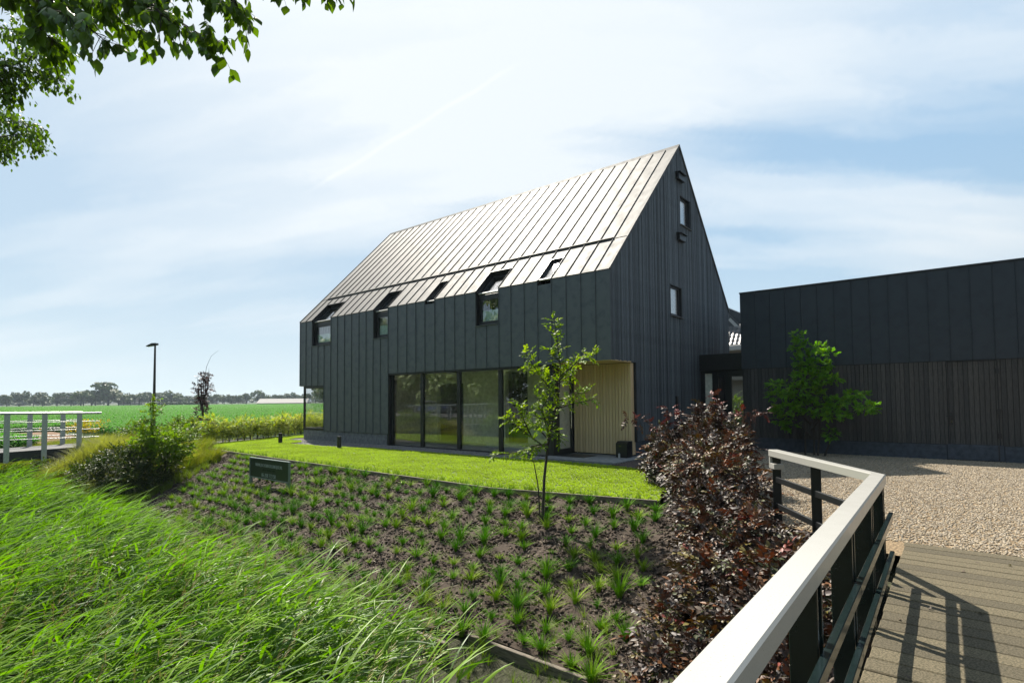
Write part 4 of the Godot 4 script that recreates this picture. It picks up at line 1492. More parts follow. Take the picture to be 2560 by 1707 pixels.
	for s in [[-1.35, -0.82], [-1.35, 0.82], [1.35, -0.82], [1.35, 0.82]]:
		b = MB.new()
		b.tube([Vector3(s[0], 0.32, s[1] - 0.11), Vector3(s[0], 0.32, s[1] + 0.11)], [0.32, 0.32], 18)
		var wh := mesh_node(b.commit(), mats["rubber"], "wheel", o)
		b = MB.new()
		b.tube([Vector3(s[0], 0.32, s[1] - 0.115), Vector3(s[0], 0.32, s[1] + 0.115)], [0.19, 0.19], 12)
		mesh_node(b.commit(), mats["chrome"], "rim", wh)
	for zz in [-0.66, 0.66]:
		b = MB.new()
		b.bx(Vector3(2.02, 0.58, zz - 0.17), Vector3(2.13, 0.74, zz + 0.17), 0.03)
		mesh_node(b.commit(), mats["lamp_glass"], "headlight", o)


# ---------------------------------------------------------------- far buildings
func far_buildings() -> void:
	var p := Vector3(-304.0, -2.0, -165.0)
	var o := thing("barn", "long low barn with pale grey roof and dark walls beyond the maize field", "barn", p)
	var ax := Vector3(0.62, 0, -0.785).normalized()     # along the barn
	var ac := Vector3(0.785, 0, 0.62).normalized()
	var b := MB.new()
	b.prism(PackedVector2Array([Vector2(-9, 0), Vector2(-9, 0.9), Vector2(0, 3.2), Vector2(9, 0.9), Vector2(9, 0)]), p - ax * 13.0, ac, Vector3.UP, ax * 26.0)
	part(b, mats["barn_wall"], "wall", o)
	b = MB.new()
	b.prism(PackedVector2Array([Vector2(-9.6, 0.75), Vector2(-9.6, 0.95), Vector2(0, 3.5), Vector2(9.6, 0.95), Vector2(9.6, 0.75), Vector2(0, 3.25)]), p - ax * 13.5, ac, Vector3.UP, ax * 27.0)
	part(b, mats["barn_roof"], "roof", o)
	b = MB.new()
	b.box(p + ax * 13.1 + Vector3(0, 1.2, 0) + ac * 1.0, Vector3(3.4, 2.0, 0.2), Basis(ac, Vector3.UP, ac.cross(Vector3.UP)))
	part(b, mats["barn_roof"], "door", o)

	p = Vector3(-470.0, -2.2, -136.0)
	o = thing("farmhouse", "far farmhouse with a broad thatched pyramid roof among the trees", "house", p)
	b = MB.new()
	b.box(p + Vector3(0, 1.0, 0), Vector3(9, 2.2, 12), Basis(Vector3.UP, 0.3))
	part(b, mats["pale_brick"], "wall", o)
	b = MB.new()
	var top := p + Vector3(0, 8.0, 0)
	var q := []
	for s in [[-6, -8], [6, -8], [6, 8], [-6, 8]]:
		q.append(p + Vector3(s[0], 1.8, s[1]).rotated(Vector3.UP, 0.3))
	for k in 4:
		b.tri(q[(k + 1) % 4], q[k], top)
	b.quad(q[0], q[1], q[2], q[3])
	part(b, mats["barn_roof"], "roof", o)
	b = MB.new()
	b.box(top + Vector3(1.2, -0.6, 0.5), Vector3(0.8, 1.6, 0.8))
	part(b, mats["pale_brick"], "chimney", o)


# ---------------------------------------------------------------- plant meshes
func leaf_mesh(len: float, wid: float, fold := 0.35, droop := 0.25, steps := 3) -> ArrayMesh:
	var b := MB.new()
	var pts := []
	var half := []
	for k in steps + 1:
		var s := float(k) / steps
		pts.append(Vector3(0, -droop * len * s * s, len * s))
		half.append(wid * 0.5 * maxf(0.02, sin(PI * pow(s, 0.72))) if k < steps else 0.001)
	half[0] = wid * 0.06
	b.ribbon(pts, half, Vector3.RIGHT, fold)
	return b.commit()


func blade_tuft(n: int, height: float, wid: float, spread: float, lean: Vector3, rg_seed: int, segs := 4) -> ArrayMesh:
	rng.seed = rg_seed
	var b := MB.new()
	for k in n:
		var a := rng.randf() * TAU
		var d := Vector3(cos(a), 0, sin(a))
		var r := rng.randf()
		var h := height * rng.randf_range(0.55, 1.0)
		var out := spread * (0.15 + r) * h
		var root := d * rng.randf() * height * 0.09
		var pts := []
		var half := []
		for j in segs + 1:
			var s := float(j) / segs
			pts.append(root + Vector3.UP * h * (s - 0.32 * r * s * s) + d * out * pow(s, 1.7) + lean * h * s * s)
			half.append(wid * 0.5 * (1.0 - pow(s, 2.2)) + 0.0004)
		var g := rng.randf_range(0.75, 1.25)
		b.col = Color(g, g, g)
		b.ribbon(pts, half, Vector3.UP.cross(d))
	return b.commit()


func reed_stalk(rg_seed: int, height: float, wind: Vector3) -> ArrayMesh:
	rng.seed = rg_seed
	var b := MB.new()
	var pts := []
	for j in 6:
		var s := j / 5.0
		pts.append(Vector3(0, height * s * (1.0 - 0.10 * s), 0) + wind * height * 0.42 * pow(s, 1.8) + Vector3(rng.randf_range(-0.01, 0.01), 0, rng.randf_range(-0.01, 0.01)))
	b.col = Color(0.75, 0.72, 0.5)
	b.tube(pts, [0.004, 0.004, 0.0035, 0.003, 0.0025, 0.001], 3, false)
	var nl := rng.randi_range(8, 10)
	for k in nl:
		var s := lerpf(0.22, 1.0, (k + rng.randf() * 0.6) / nl)
		var f := s * 5.0
		var i := mini(int(f), 4)
		var base: Vector3 = pts[i].lerp(pts[i + 1], f - i)
		var len := rng.randf_range(0.28, 0.56)
		var yaw := rng.randfn(0.0, 0.42)
		if rng.randf() < 0.12:
			yaw = rng.randf_range(-2.5, 2.5)
		var dir := wind.rotated(Vector3.UP, yaw)
		var rise := rng.randf_range(0.1, 1.0)
		var p := []
		var half := []
		var wid := rng.randf_range(0.017, 0.034)
		for j in 6:
			var t := j / 5.0
			p.append(base + dir * len * t * (0.75 + 0.25 * t) + Vector3.UP * len * (rise * t - (0.10 + rise * 0.28) * t * t))
			half.append(wid * 0.5 * minf(1.0, (0.35 + t * 3.0)) * (1.0 - pow(t, 2.4)) + 0.0005)
		var g := rng.randf_range(0.8, 1.25)
		b.col = Color(g * rng.randf_range(0.9, 1.15), g, g * 0.95)
		var tw := rng.randf_range(-0.9, 0.9)
		b.ribbon(p, half, Vector3.UP.cross(dir).rotated(dir, tw), 0.25)
	return b.commit()


func maize_plant(rg_seed: int, height: float, n := 8) -> ArrayMesh:
	rng.seed = rg_seed
	var b := MB.new()
	b.col = Color(0.8, 0.9, 0.7)
	b.tube([Vector3.ZERO, Vector3(0, height * 0.7, 0)], [0.012, 0.008], 3, false)
	for k in n:
		var a := k * 2.4 + rng.randf_range(-0.5, 0.5)
		var d := Vector3(cos(a), 0, sin(a))
		var y := height * (0.15 + 0.6 * k / n)
		var len := height * rng.randf_range(0.55, 0.8)
		var pts := []
		var half := []
		for j in 5:
			var s := j / 4.0
			pts.append(Vector3(0, y, 0) + d * len * 0.7 * s + Vector3.UP * len * (0.95 * s - 0.95 * s * s + 0.1 * s))
			half.append(0.035 * minf(1.0, 0.4 + 2.0 * s) * (1.0 - pow(s, 2.5)) + 0.001)
		var g := rng.randf_range(0.8, 1.2)
		b.col = Color(g, g, g)
		b.ribbon(pts, half, Vector3.UP.cross(d), 0.3)
	return b.commit()


# a twig with alternate leaves, along +Z
func spray(rg_seed: int, len: float, n: int, leaf_len: float, leaf_wid: float, droop: float) -> ArrayMesh:
	rng.seed = rg_seed
	var b := MB.new()
	b.col = Color(0.45, 0.38, 0.3)
	b.tube([Vector3.ZERO, Vector3(0, -droop * len * 0.25, len * 0.5), Vector3(0, -droop * len, len)], [0.0045, 0.003, 0.001], 3, false)
	for k in n:
		var s := (k + 0.6) / n
		var side := 1.0 if k % 2 else -1.0
		var base := Vector3(0, -droop * len * s * s, len * s)
		var dir := Vector3(side * rng.randf_range(0.5, 1.0), rng.randf_range(-0.35, 0.25), rng.randf_range(0.35, 0.9)).normalized()
		if k == n - 1:
			dir = Vector3(0, -0.2, 1).normalized()
		var L := leaf_len * rng.randf_range(0.7, 1.15)
		var W := leaf_wid * rng.randf_range(0.8, 1.15)
		var g := rng.randf_range(0.75, 1.25)
		b.col = Color(g * rng.randf_range(0.9, 1.1), g, g * rng.randf_range(0.8, 1.1))
		var sidev := dir.cross(Vector3.UP).normalized().rotated(dir, rng.randf_range(-0.6, 0.6))
		var dn := Vector3(0, -rng.randf_range(0.05, 0.3), 0)
		b.ribbon([base, base + dir * L * 0.35 + dn * L * 0.1, base + dir * L * 0.7 + dn * L * 0.45, base + dir * L + dn * L], [W * 0.06, W * 0.5, W * 0.36, 0.0006], sidev, 0.3)
	return b.commit()


func facing(dir: Vector3, roll := 0.0) -> Basis:       # +Z along dir
	var z := dir.normalized()
	var x := Vector3.UP.cross(z)
	if x.length() < 0.05:
		x = Vector3.RIGHT.cross(z)
	x = x.normalized()
	return Basis(x, z.cross(x), z).rotated(z, roll)


func rand_dir() -> Vector3:
	var y := rng.randf_range(-1, 1)
	var a := rng.randf() * TAU
	var r := sqrt(1 - y * y)
	return Vector3(r * cos(a), y, r * sin(a))


# ---------------------------------------------------------------- grass, gravel, soil, reeds, maize
func lawn_grass() -> void:
	var where: Array[Transform3D] = []
	var tint := PackedColorArray()
	var m := blade_tuft(16, 0.052, 0.0042, 0.9, Vector3(0.15, 0, 0), 71, 3)
	rng.seed = 72
	var near := lawn_outline()
	var patch := FastNoiseLite.new()
	patch.seed = 3
	patch.frequency = 0.9
	var pts := spots(near, 260000)
	for p in pts:
		if p.y < -15.0 and rng.randf() < 0.75:
			continue
		var s := rng.randf_range(0.75, 1.25)
		where.append(Transform3D(Basis(Vector3.UP, rng.randf() * TAU).scaled(Vector3(s * 1.2, s, s * 1.2)), Vector3(p.x, -1.615, p.y)))
		var g := 1.0 + 0.30 * patch.get_noise_2d(p.x, p.y) + 0.15 * patch.get_noise_2d(p.x * 0.3 + 9.0, p.y * 0.3) + rng.randf_range(-0.12, 0.12)
		tint.append(Color(0.32 * g, 0.43 * g, 0.0186 * g))
	# longer grass along the edging
	scatter(m, mats["grass"], where, tint, "lawn_grass")

	where = []
	tint = PackedColorArray()
	var mt := blade_tuft(14, 0.16, 0.005, 0.6, Vector3(0.2, 0, 0), 73, 4)
	rng.seed = 74
	for k in 420:
		var x := rng.randf_range(-20.0, -3.7)
		var s := rng.randf_range(0.4, 1.1)
		where.append(Transform3D(Basis(Vector3.UP, rng.randf() * TAU).scaled(Vector3.ONE * s), Vector3(x, -1.62, edge_z(x) - rng.randf_range(0.02, 0.10))))
		tint.append(Color(0.14, 0.23, 0.02))
	scatter(mt, mats["grass"], where, tint, "edge_grass")


func gravel_stones() -> void:
	var b := MB.new()
	rng.seed = 81
	b.blob(Vector3.ZERO, Vector3(0.016, 0.008, 0.012), 0.25, rng, 5, 3)
	var m := b.commit()
	var where: Array[Transform3D] = []
	var tint := PackedColorArray()
	var yard := PackedVector2Array([Vector2(-5.1, -11.9), Vector2(-4.4, -10.9), Vector2(-3.4, -9.2), Vector2(-2.3, -7.9), Vector2(-1.4, -7.55), Vector2(3.4, -7.6), Vector2(3.4, -17.95), Vector2(-5.1, -17.95)])
	for p in spots(yard, 130000):
		var s := rng.randf_range(0.6, 1.25)
		where.append(Transform3D(Basis(rand_dir(), rng.randf_range(0, 0.5)).rotated(Vector3.UP, rng.randf() * TAU).scaled(Vector3.ONE * s), Vector3(p.x, -1.639 + rng.randf_range(0, 0.006), p.y)))
		var g := rng.randf_range(0.55, 1.25)
		var w := rng.randf_range(0.85, 1.15)
		tint.append(Color(0.285 * g, 0.235 * g * lerpf(1.0, w, 0.3), 0.168 * g * w))
	scatter(m, mats["pebble"], where, tint, "gravel_stones")
	where = []
	tint = PackedColorArray()
	var strip := PackedVector2Array([Vector2(-22.4, -12.0), Vector2(-20.6, -11.9), Vector2(-19.9, -11.5), Vector2(-19.4, -10.8), Vector2(-18.4, -10.9), Vector2(-17.2, -10.85), Vector2(-15.5, -11.4), Vector2(-8.6, -11.6), Vector2(-8.5, -12.2), Vector2(-8.8, -12.6), Vector2(-22.4, -12.6)])
	for p in spots(strip, 26000):
		var s := rng.randf_range(0.8, 1.6)
		where.append(Transform3D(Basis(rand_dir(), rng.randf_range(0, 0.5)).rotated(Vector3.UP, rng.randf() * TAU).scaled(Vector3.ONE * s), Vector3(p.x, -1.630 + rng.randf_range(0, 0.006), p.y)))
		var g := rng.randf_range(0.5, 1.35)
		tint.append(Color(0.186 * g, 0.18 * g, 0.174 * g))
	scatter(m, mats["pebble"], where, tint, "gravel_strip_stones")


func soil_clods() -> void:
	rng.seed = 91
	var b := MB.new()
	b.blob(Vector3.ZERO, Vector3(0.02, 0.014, 0.018), 0.35, rng, 6, 4)
	var m := b.commit()
	var where: Array[Transform3D] = []
	var tint := PackedColorArray()
	for k in 60000:
		var x := rng.randf_range(-18.0, -0.8)
		var t := rng.randf_range(0.0, 3.35)
		var s := pow(rng.randf(), 4.0) * 1.5 + 0.25
		where.append(Transform3D(Basis(rand_dir(), rng.randf() * TAU).scaled(Vector3.ONE * s), Vector3(x, -1.665 - 0.3 * t, edge_z(x) + t)))
		var g := rng.randf_range(0.6, 1.35)
		tint.append(Color(0.068 * g, 0.049 * g, 0.034 * g))
	scatter(m, mats["clod"], where, tint, "soil_clods")
	# short pale straw and bark bits lying on the soil
	b = MB.new()
	b.ribbon([Vector3(-0.03, 0, 0), Vector3(0, 0.008, 0), Vector3(0.03, 0, 0)], [0.002, 0.004, 0.002], Vector3.BACK)
	where = []
	tint = PackedColorArray()
	for k in 7000:
		var x := rng.randf_range(-18.0, -0.8)
		var t := rng.randf_range(0.0, 3.35)
		where.append(Transform3D(Basis(rand_dir(), rng.randf_range(0, 0.7)).rotated(Vector3.UP, rng.randf() * TAU).scaled(Vector3.ONE * rng.randf_range(0.5, 1.3)), Vector3(x, -1.645 - 0.3 * t, edge_z(x) + t)))
		var g := rng.randf_range(0.3, 1.1)
		tint.append(Color(0.223 * g, 0.18 * g, 0.124 * g))
	scatter(b.commit(), mats["straw"], where, tint, "bark_litter")


func fallen_leaves() -> void:
	var where: Array[Transform3D] = []
	var tint := PackedColorArray()
	rng.seed = 95
	for k in 90:
		var p := Vector3(rng.randf_range(-0.4, 3.0), -1.630, rng.randf_range(-7.5, -1.5)) if k < 60 else Vector3(rng.randf_range(-1.5, 4.0), -1.628, rng.randf_range(-12.0, -7.8))
		where.append(Transform3D(Basis(rand_dir(), rng.randf_range(0.0, 0.5)).rotated(Vector3.UP, rng.randf() * TAU).scaled(Vector3.ONE * rng.randf_range(0.35, 0.9)), p))
		var g := rng.randf_range(0.4, 1.2)
		tint.append(Color(0.07 * g, 0.05 * g, 0.03 * g) if rng.randf() < 0.7 else Color(0.22 * g, 0.20 * g, 0.14 * g))
	scatter(leaf_mesh(0.05, 0.034, 0.5, -0.3), mats["straw"], where, tint, "fallen_leaves")


func sedge_tufts() -> void:
	var kinds := []
	for k in 8:
		kinds.append(blade_tuft(84, 0.225 + 0.014 * k, 0.0075, 1.05, Vector3(0.05, 0, -0.02), 100 + k))
	rng.seed = 120
	var tones := []
	for k in 4:
		var m: StandardMaterial3D = leafy("sedge_%d" % k, [lin(0.13, 0.25, 0.010), lin(0.10, 0.22, 0.010), lin(0.19, 0.28, 0.018), lin(0.075, 0.18, 0.010)][k], Color(0.40, 0.56, 0.03), 0.55)
		m.metallic_specular = 0.16
		tones.append(m)
	var places := []
	var row := 0
	var t := 0.20
	while t < 3.35:
		var x := -17.6 + (0.19 if row % 2 else 0.0)
		while x < -2.3:
			var px := x + rng.randf_range(-0.06, 0.06)
			var pt := t + rng.randf_range(-0.05, 0.05)
			if px < -3.35 + 0.30 * (pt - 0.4) and px > -17.2 + pt * 0.7 and rng.randf() > 0.05:
				places.append(Vector3(px, -1.69 - 0.3 * pt, edge_z(px) + pt))
			x += 0.35
		t += 0.285
		row += 1
	places.sort_custom(func(a: Vector3, b: Vector3) -> bool: return a.length_squared() < b.length_squared())
	var rest: Array[Transform3D] = []
	var rest_tint := PackedColorArray()
	for k in places.size():
		var s := rng.randf_range(0.68, 1.12)
		var stretch := rng.randf_range(0.85, 1.2)
		if rng.randf() < 0.08:
			s *= 0.6
		var bas := Basis(Vector3.UP, rng.randf_range(-0.9, 0.9)).scaled(Vector3(s, s * stretch, s))
		if k < 300:
			var o := mesh_node(kinds[rng.randi_range(0, 7)], tones[rng.randi_range(0, 3)], "sedge_tuft")
			o.transform = Transform3D(bas, places[k])
			tag(o, "small green sedge tuft in the rows planted on the bare soil slope", "grass tuft", "sedge tufts planted in rows on the slope")
		else:
			rest.append(Transform3D(bas, places[k]))
			rest_tint.append([Color(0.10, 0.20, 0.010), Color(0.08, 0.18, 0.010), Color(0.14, 0.22, 0.014)][rng.randi_range(0, 2)])
	if rest.size() > 0:
		scatter(kinds[3], mats["grass"], rest, rest_tint, "far_sedge_tufts")


func reeds() -> void:
	var wind := Vector3(0.80, 0, -0.60)
	var kinds := []
	for k in 7:
		kinds.append(reed_stalk(200 + k, 0.95 + 0.06 * k, wind))
	rng.seed = 220
	var lists: Array = []
	var tints: Array = []
	for k in 7:
		var e: Array[Transform3D] = []
		lists.append(e)
		tints.append(PackedColorArray())
	var clump := FastNoiseLite.new()
	clump.seed = 6
	clump.frequency = 0.55
	for k in 9500:
		var x := rng.randf_range(-24.0, -1.6)
		var z := rng.randf_range(-4.9, 0.3)
		if Vector2(x, z).length() < 3.3:
			continue
		if x > 1.15 * z + rng.randf_range(-0.35, 0.25):
			continue
		var c := clump.get_noise_2d(x, z)
		var bottom := minf(level(x, z), -2.6)
		# the stand stays below the foot of the slope as it rises towards the road
		var free := 0.60 * z - bottom + 0.10 * c + rng.randf_range(-0.10, 0.06)
		if rng.randf() < 0.05:
			free += rng.randf_range(0.15, 0.4)
		var s := minf(rng.randf_range(0.75, 1.15) * (0.95 + 0.22 * c), free / 1.12)
		if s < 0.34 or c < -0.16 and rng.randf() < 0.72:
			continue
		var j := rng.randi_range(0, 6)
		var tf := Transform3D(Basis(Vector3.UP, rng.randfn(0.0, 0.42)).scaled(Vector3(s * rng.randf_range(0.65, 1.1), s, s * rng.randf_range(0.65, 1.1))), Vector3(x, bottom, z))
		lists[j].append(tf)
		var g := rng.randf_range(0.75, 1.2) * (1.0 + 0.25 * c)
		tints[j].append(Color(0.165 * g, 0.295 * g, 0.014 * g) if rng.randf() < 0.72 else Color(0.12 * g, 0.20 * g, 0.065 * g))
	var o := Node3D.new()
	put(o, "reed_bed")
	o.set_meta("kind", "stuff")
	tag(o, "dense bright green reeds bent over by the wind in the ditch", "reeds")
	for k in 7:
		scatter(kinds[k], mats["reed"], lists[k], tints[k], "reeds", o)


func bank_grass() -> void:
	# pale seeding grass on the banks round the white bridge and behind the reeds
	var m := blade_tuft(26, 0.62, 0.006, 0.75, Vector3(0.45, 0, -0.2), 301, 5)
	var m2 := blade_tuft(22, 0.42, 0.008, 0.8, Vector3(0.3, 0, -0.15), 302, 4)
	rng.seed = 303
	var a: Array[Transform3D] = []
	var ac := PackedColorArray()
	for k in 5200:
		var x := rng.randf_range(-27.5, -17.6)
		var z := rng.randf_range(-9.0, -3.6)
		var t := z - edge_z(x)
		if t < -0.2 and x > -22.8:
			continue
		if x > -20.0 and t < 0.4:
			continue
		if x > -24.4 and x < -20.6 and z > -4.6:
			continue
		a.append(Transform3D(Basis(Vector3.UP, rng.randfn(0, 0.5)).scaled(Vector3.ONE * rng.randf_range(0.6, 1.1)), Vector3(x, level(x, z), z)))
		var g := rng.randf_range(0.75, 1.2)
		ac.append(Color(0.223 * g, 0.229 * g, 0.0806 * g) if rng.randf() < 0.7 else Color(0.124 * g, 0.192 * g, 0.031 * g))
	for k in 3000:
		var x := rng.randf_range(-22.0, -18.2)
		var z := rng.randf_range(-7.0, -3.6)
		if z > -4.7 and x < -20.9:
			continue
		a.append(Transform3D(Basis(Vector3.UP, rng.randfn(0, 0.6)).scaled(Vector3.ONE * rng.randf_range(0.8, 1.45)), Vector3(x, level(x, z), z)))
		var g := rng.randf_range(0.75, 1.2)
		ac.append(Color(0.32 * g, 0.32 * g, 0.21 * g))
	scatter(m, mats["grass"], a, ac, "seeding_grass")
	# pale plumed grasses among the reeds near the viewpoint
	var plume := MB.new()
	plume.tube([Vector3.ZERO, Vector3(0.06, 0.6, -0.04), Vector3(0.24, 1.12, -0.17)], [0.003, 0.0025, 0.001], 3, false)
	for k in 26:
		var s := rng.randf_range(0.62, 1.0)
		var p := Vector3(0.24 * pow(s, 1.8), 1.12 * s, -0.17 * pow(s, 1.8))
		var d := (rand_dir() * 0.6 + Vector3(0.5, 0.7, -0.35)).normalized()
		plume.ribbon([p, p + d * 0.03, p + d * 0.055], [0.001, 0.0035, 0.0005], Vector3.UP.cross(d))
	var pl: Array[Transform3D] = []
	var pc := PackedColorArray()
	for k in 150:
		var x := rng.randf_range(-9.5, -3.2)
		var z := rng.randf_range(-3.6, -0.6)
		if Vector2(x, z).length() < 3.6 or x > -4.4 and rng.randf() < 0.6:
			continue
		pl.append(Transform3D(Basis(Vector3.UP, rng.randfn(0, 0.5)).scaled(Vector3.ONE * rng.randf_range(0.85, 1.15)), Vector3(x, -2.95, z)))
		var g := rng.randf_range(0.7, 1.2)
		pc.append(Color(0.34 * g, 0.28 * g, 0.14 * g))
	scatter(plume.commit(), mats["straw"], pl, pc, "plumed_grass")
	var c: Array[Transform3D] = []
	var cc := PackedColorArray()
	for k in 9000:
		var x := rng.randf_range(-70.0, 14.0)
		var z := rng.randf_range(0.3, 9.5)
		if x > -1.2 and x < 3.6:
			continue
		if x > -24.0 and x < -21.0:
			continue
		if Vector2(x, z).length() < 3.0:
			continue
		c.append(Transform3D(Basis(Vector3.UP, rng.randf() * TAU).scaled(Vector3.ONE * rng.randf_range(0.7, 1.6)), Vector3(x, level(x, z) - 0.02, z)))
		var g := rng.randf_range(0.7, 1.2)
		cc.append(Color(0.155 * g, 0.205 * g, 0.0372 * g))
	scatter(m2, mats["grass"], c, cc, "verge_grass")
	# grass between the bed's left end, the shrub and the sapling, and thin weeds at the foot of the bed
	c = []
	cc = PackedColorArray()
	for k in 2000:
		var x := rng.randf_range(-20.5, -15.6)
		var z := rng.randf_range(-7.4, -4.1)
		var t := z - edge_z(x)
		if x > -17.9 + t * 0.62 + rng.randf_range(-0.3, 0.3):
			continue
		c.append(Transform3D(Basis(Vector3.UP, rng.randf() * TAU).scaled(Vector3.ONE * rng.randf_range(0.4, 0.8)), Vector3(x, level(x, z), z)))
		var g := rng.randf_range(0.7, 1.2)
		cc.append(Color(0.149 * g, 0.205 * g, 0.0372 * g))
	for k in 260:
		var x := rng.randf_range(-14.0, -1.4)
		var z := edge_z(x) + rng.randf_range(2.6, 3.9)
		c.append(Transform3D(Basis(Vector3.UP, rng.randf() * TAU).scaled(Vector3.ONE * rng.randf_range(0.25, 0.7)), Vector3(x, level(x, z) - 0.02, z)))
		var g := rng.randf_range(0.8, 1.2)
		cc.append(Color(0.136 * g, 0.211 * g, 0.031 * g))
	scatter(m2, mats["grass"], c, cc, "weed_grass")


func maize_field() -> void:
	var kinds := [maize_plant(401, 0.62), maize_plant(402, 0.56), maize_plant(403, 0.68), maize_plant(404, 0.6)]
	rng.seed = 405
	var lists: Array = []
	var tints: Array = []
	for k in 4:
		var e: Array[Transform3D] = []
		lists.append(e)
		tints.append(PackedColorArray())
	var add := func(p: Vector3, s: float) -> void:
		var j := rng.randi_range(0, 3)
		lists[j].append(Transform3D(Basis(Vector3.UP, rng.randf() * TAU).scaled(Vector3(s, minf(s, 1.15), s)), p))
		var g := rng.randf_range(0.8, 1.2)
		tints[j].append(Color(0.075 * g, 0.235 * g, 0.010 * g))
	for band in [[30.0, 60.0, 26000, 1.0], [60.0, 120.0, 34000, 1.3], [120.0, 300.0, 42000, 2.3]]:
		for k in band[2]:
			var r := sqrt(rng.randf_range(band[0] * band[0], band[1] * band[1]))
			var a := deg_to_rad(rng.randf_range(48.0, 95.0))      # from -z towards -x
			var p := Vector3(-sin(a) * r, -1.93, -cos(a) * r)
			# rows
			var row := Vector3(0.55, 0, -0.835)
			var off := p.dot(Vector3(0.835, 0, 0.55))
			p += Vector3(0.835, 0, 0.55) * (round(off / 0.75) * 0.75 - off) * (1.0 if band[0] < 100 else 0.0)
			if p.x > -29.5 or p.x > -34.0 and p.z > -2.0:
				continue
			if p.z > -9.9 and p.z < -5.5 and p.x > -45.0:
				continue
			add.call(p, band[3])
	var o := Node3D.new()
	put(o, "maize")
	o.set_meta("kind", "stuff")
	tag(o, "field of young bright green maize stretching to the tree line", "maize field")
	for k in 4:
		scatter(kinds[k], mats["maize"], lists[k], tints[k], "maize_plants", o)


# ---------------------------------------------------------------- trees and shrubs
var NEAR_LIMBS := [
	[Vector3(-6.86, 4.04, -0.14), Vector3(-6.33, 3.77, -1.04), Vector3(-5.97, 3.46, -1.16), Vector3(-5.42, 3.08, -1.21), Vector3(-5.56, 3.09, -1.39)],
	[Vector3(-6.96, 4.11, -0.37), Vector3(-6.44, 3.93, -1.22), Vector3(-5.99, 3.67, -1.33), Vector3(-5.50, 3.48, -1.37), Vector3(-5.47, 3.55, -1.76), Vector3(-5.44, 3.48, -2.05), Vector3(-4.95, 3.17, -2.03)],
	[Vector3(-5.42, 3.80, -1.16), Vector3(-5.51, 3.68, -1.56), Vector3(-5.30, 3.48, -1.60), Vector3(-4.83, 3.10, -1.56), Vector3(-4.96, 3.13, -1.71)],
	[Vector3(-5.58, 3.93, -1.33), Vector3(-5.57, 3.95, -1.78), Vector3(-5.05, 3.69, -1.99), Vector3(-4.56, 3.34, -2.01), Vector3(-4.75, 3.34, -2.18)],
	[Vector3(-7.17, 4.31, -0.50), Vector3(-6.96, 4.24, -1.06), Vector3(-6.51, 3.73, -1.10), Vector3(-6.22, 3.32, -1.06), Vector3(-6.50, 3.39, -1.26)],
	[Vector3(-7.38, 4.29, -0.66), Vector3(-7.32, 4.15, -1.03), Vector3(-6.49, 3.76, -1.31), Vector3(-5.97, 3.59, -1.53), Vector3(-6.12, 3.69, -1.86)],
	[Vector3(-4.74, 4.16, -1.99), Vector3(-4.85, 4.12, -2.36), Vector3(-4.57, 3.79, -2.37), Vector3(-4.26, 3.50, -2.25)],
	[Vector3(-4.64, 4.19, -2.08), Vector3(-4.65, 4.12, -2.52), Vector3(-4.39, 3.76, -2.52)],
	[Vector3(-4.50, 4.23, -2.19), Vector3(-4.45, 4.16, -2.68), Vector3(-4.21, 3.72, -2.67)],
]
var FAR_LIMBS := [
	[Vector3(-13.13, 5.78, -0.51), Vector3(-12.10, 5.54, -1.29), Vector3(-12.31, 5.66, -1.60), Vector3(-11.93, 5.75, -1.84), Vector3(-11.10, 5.72, -2.04), Vector3(-11.16, 5.94, -2.16)],
	[Vector3(-12.40, 5.68, -1.32), Vector3(-12.02, 5.59, -1.66), Vector3(-12.21, 5.71, -1.97), Vector3(-11.71, 5.54, -2.23)],
	[Vector3(-12.63, 5.58, -0.93), Vector3(-11.91, 5.28, -1.46), Vector3(-12.20, 5.34, -1.70), Vector3(-12.12, 5.16, -1.72)],
	[Vector3(-13.74, 6.46, -0.53), Vector3(-12.91, 6.54, -1.36), Vector3(-12.81, 6.66, -1.86), Vector3(-12.15, 6.30, -2.13)],
	[Vector3(-17.07, 5.73, -0.71), Vector3(-16.19, 5.72, -1.76), Vector3(-15.39, 5.59, -2.03), Vector3(-14.84, 5.56, -2.23), Vector3(-14.95, 5.58, -2.58)],
	[Vector3(-16.05, 5.92, -1.21), Vector3(-15.63, 6.12, -1.93), Vector3(-14.92, 5.86, -2.20), Vector3(-14.27, 5.52, -2.42)],
	[Vector3(-16.23, 5.30, -1.41), Vector3(-16.00, 5.48, -1.93), Vector3(-15.32, 5.34, -2.10)],
]
const RIGHT := Vector3(0.7785, 0, -0.6276)      # across the view, for laying out branches
const AWAY := Vector3(-0.6276, 0, -0.7785)


func pick(palette: Array) -> Color:
	var r := rng.randf()
	for p in palette:
		r -= p[0]
		if r <= 0.0:
			return p[1]
	return palette[0][1]


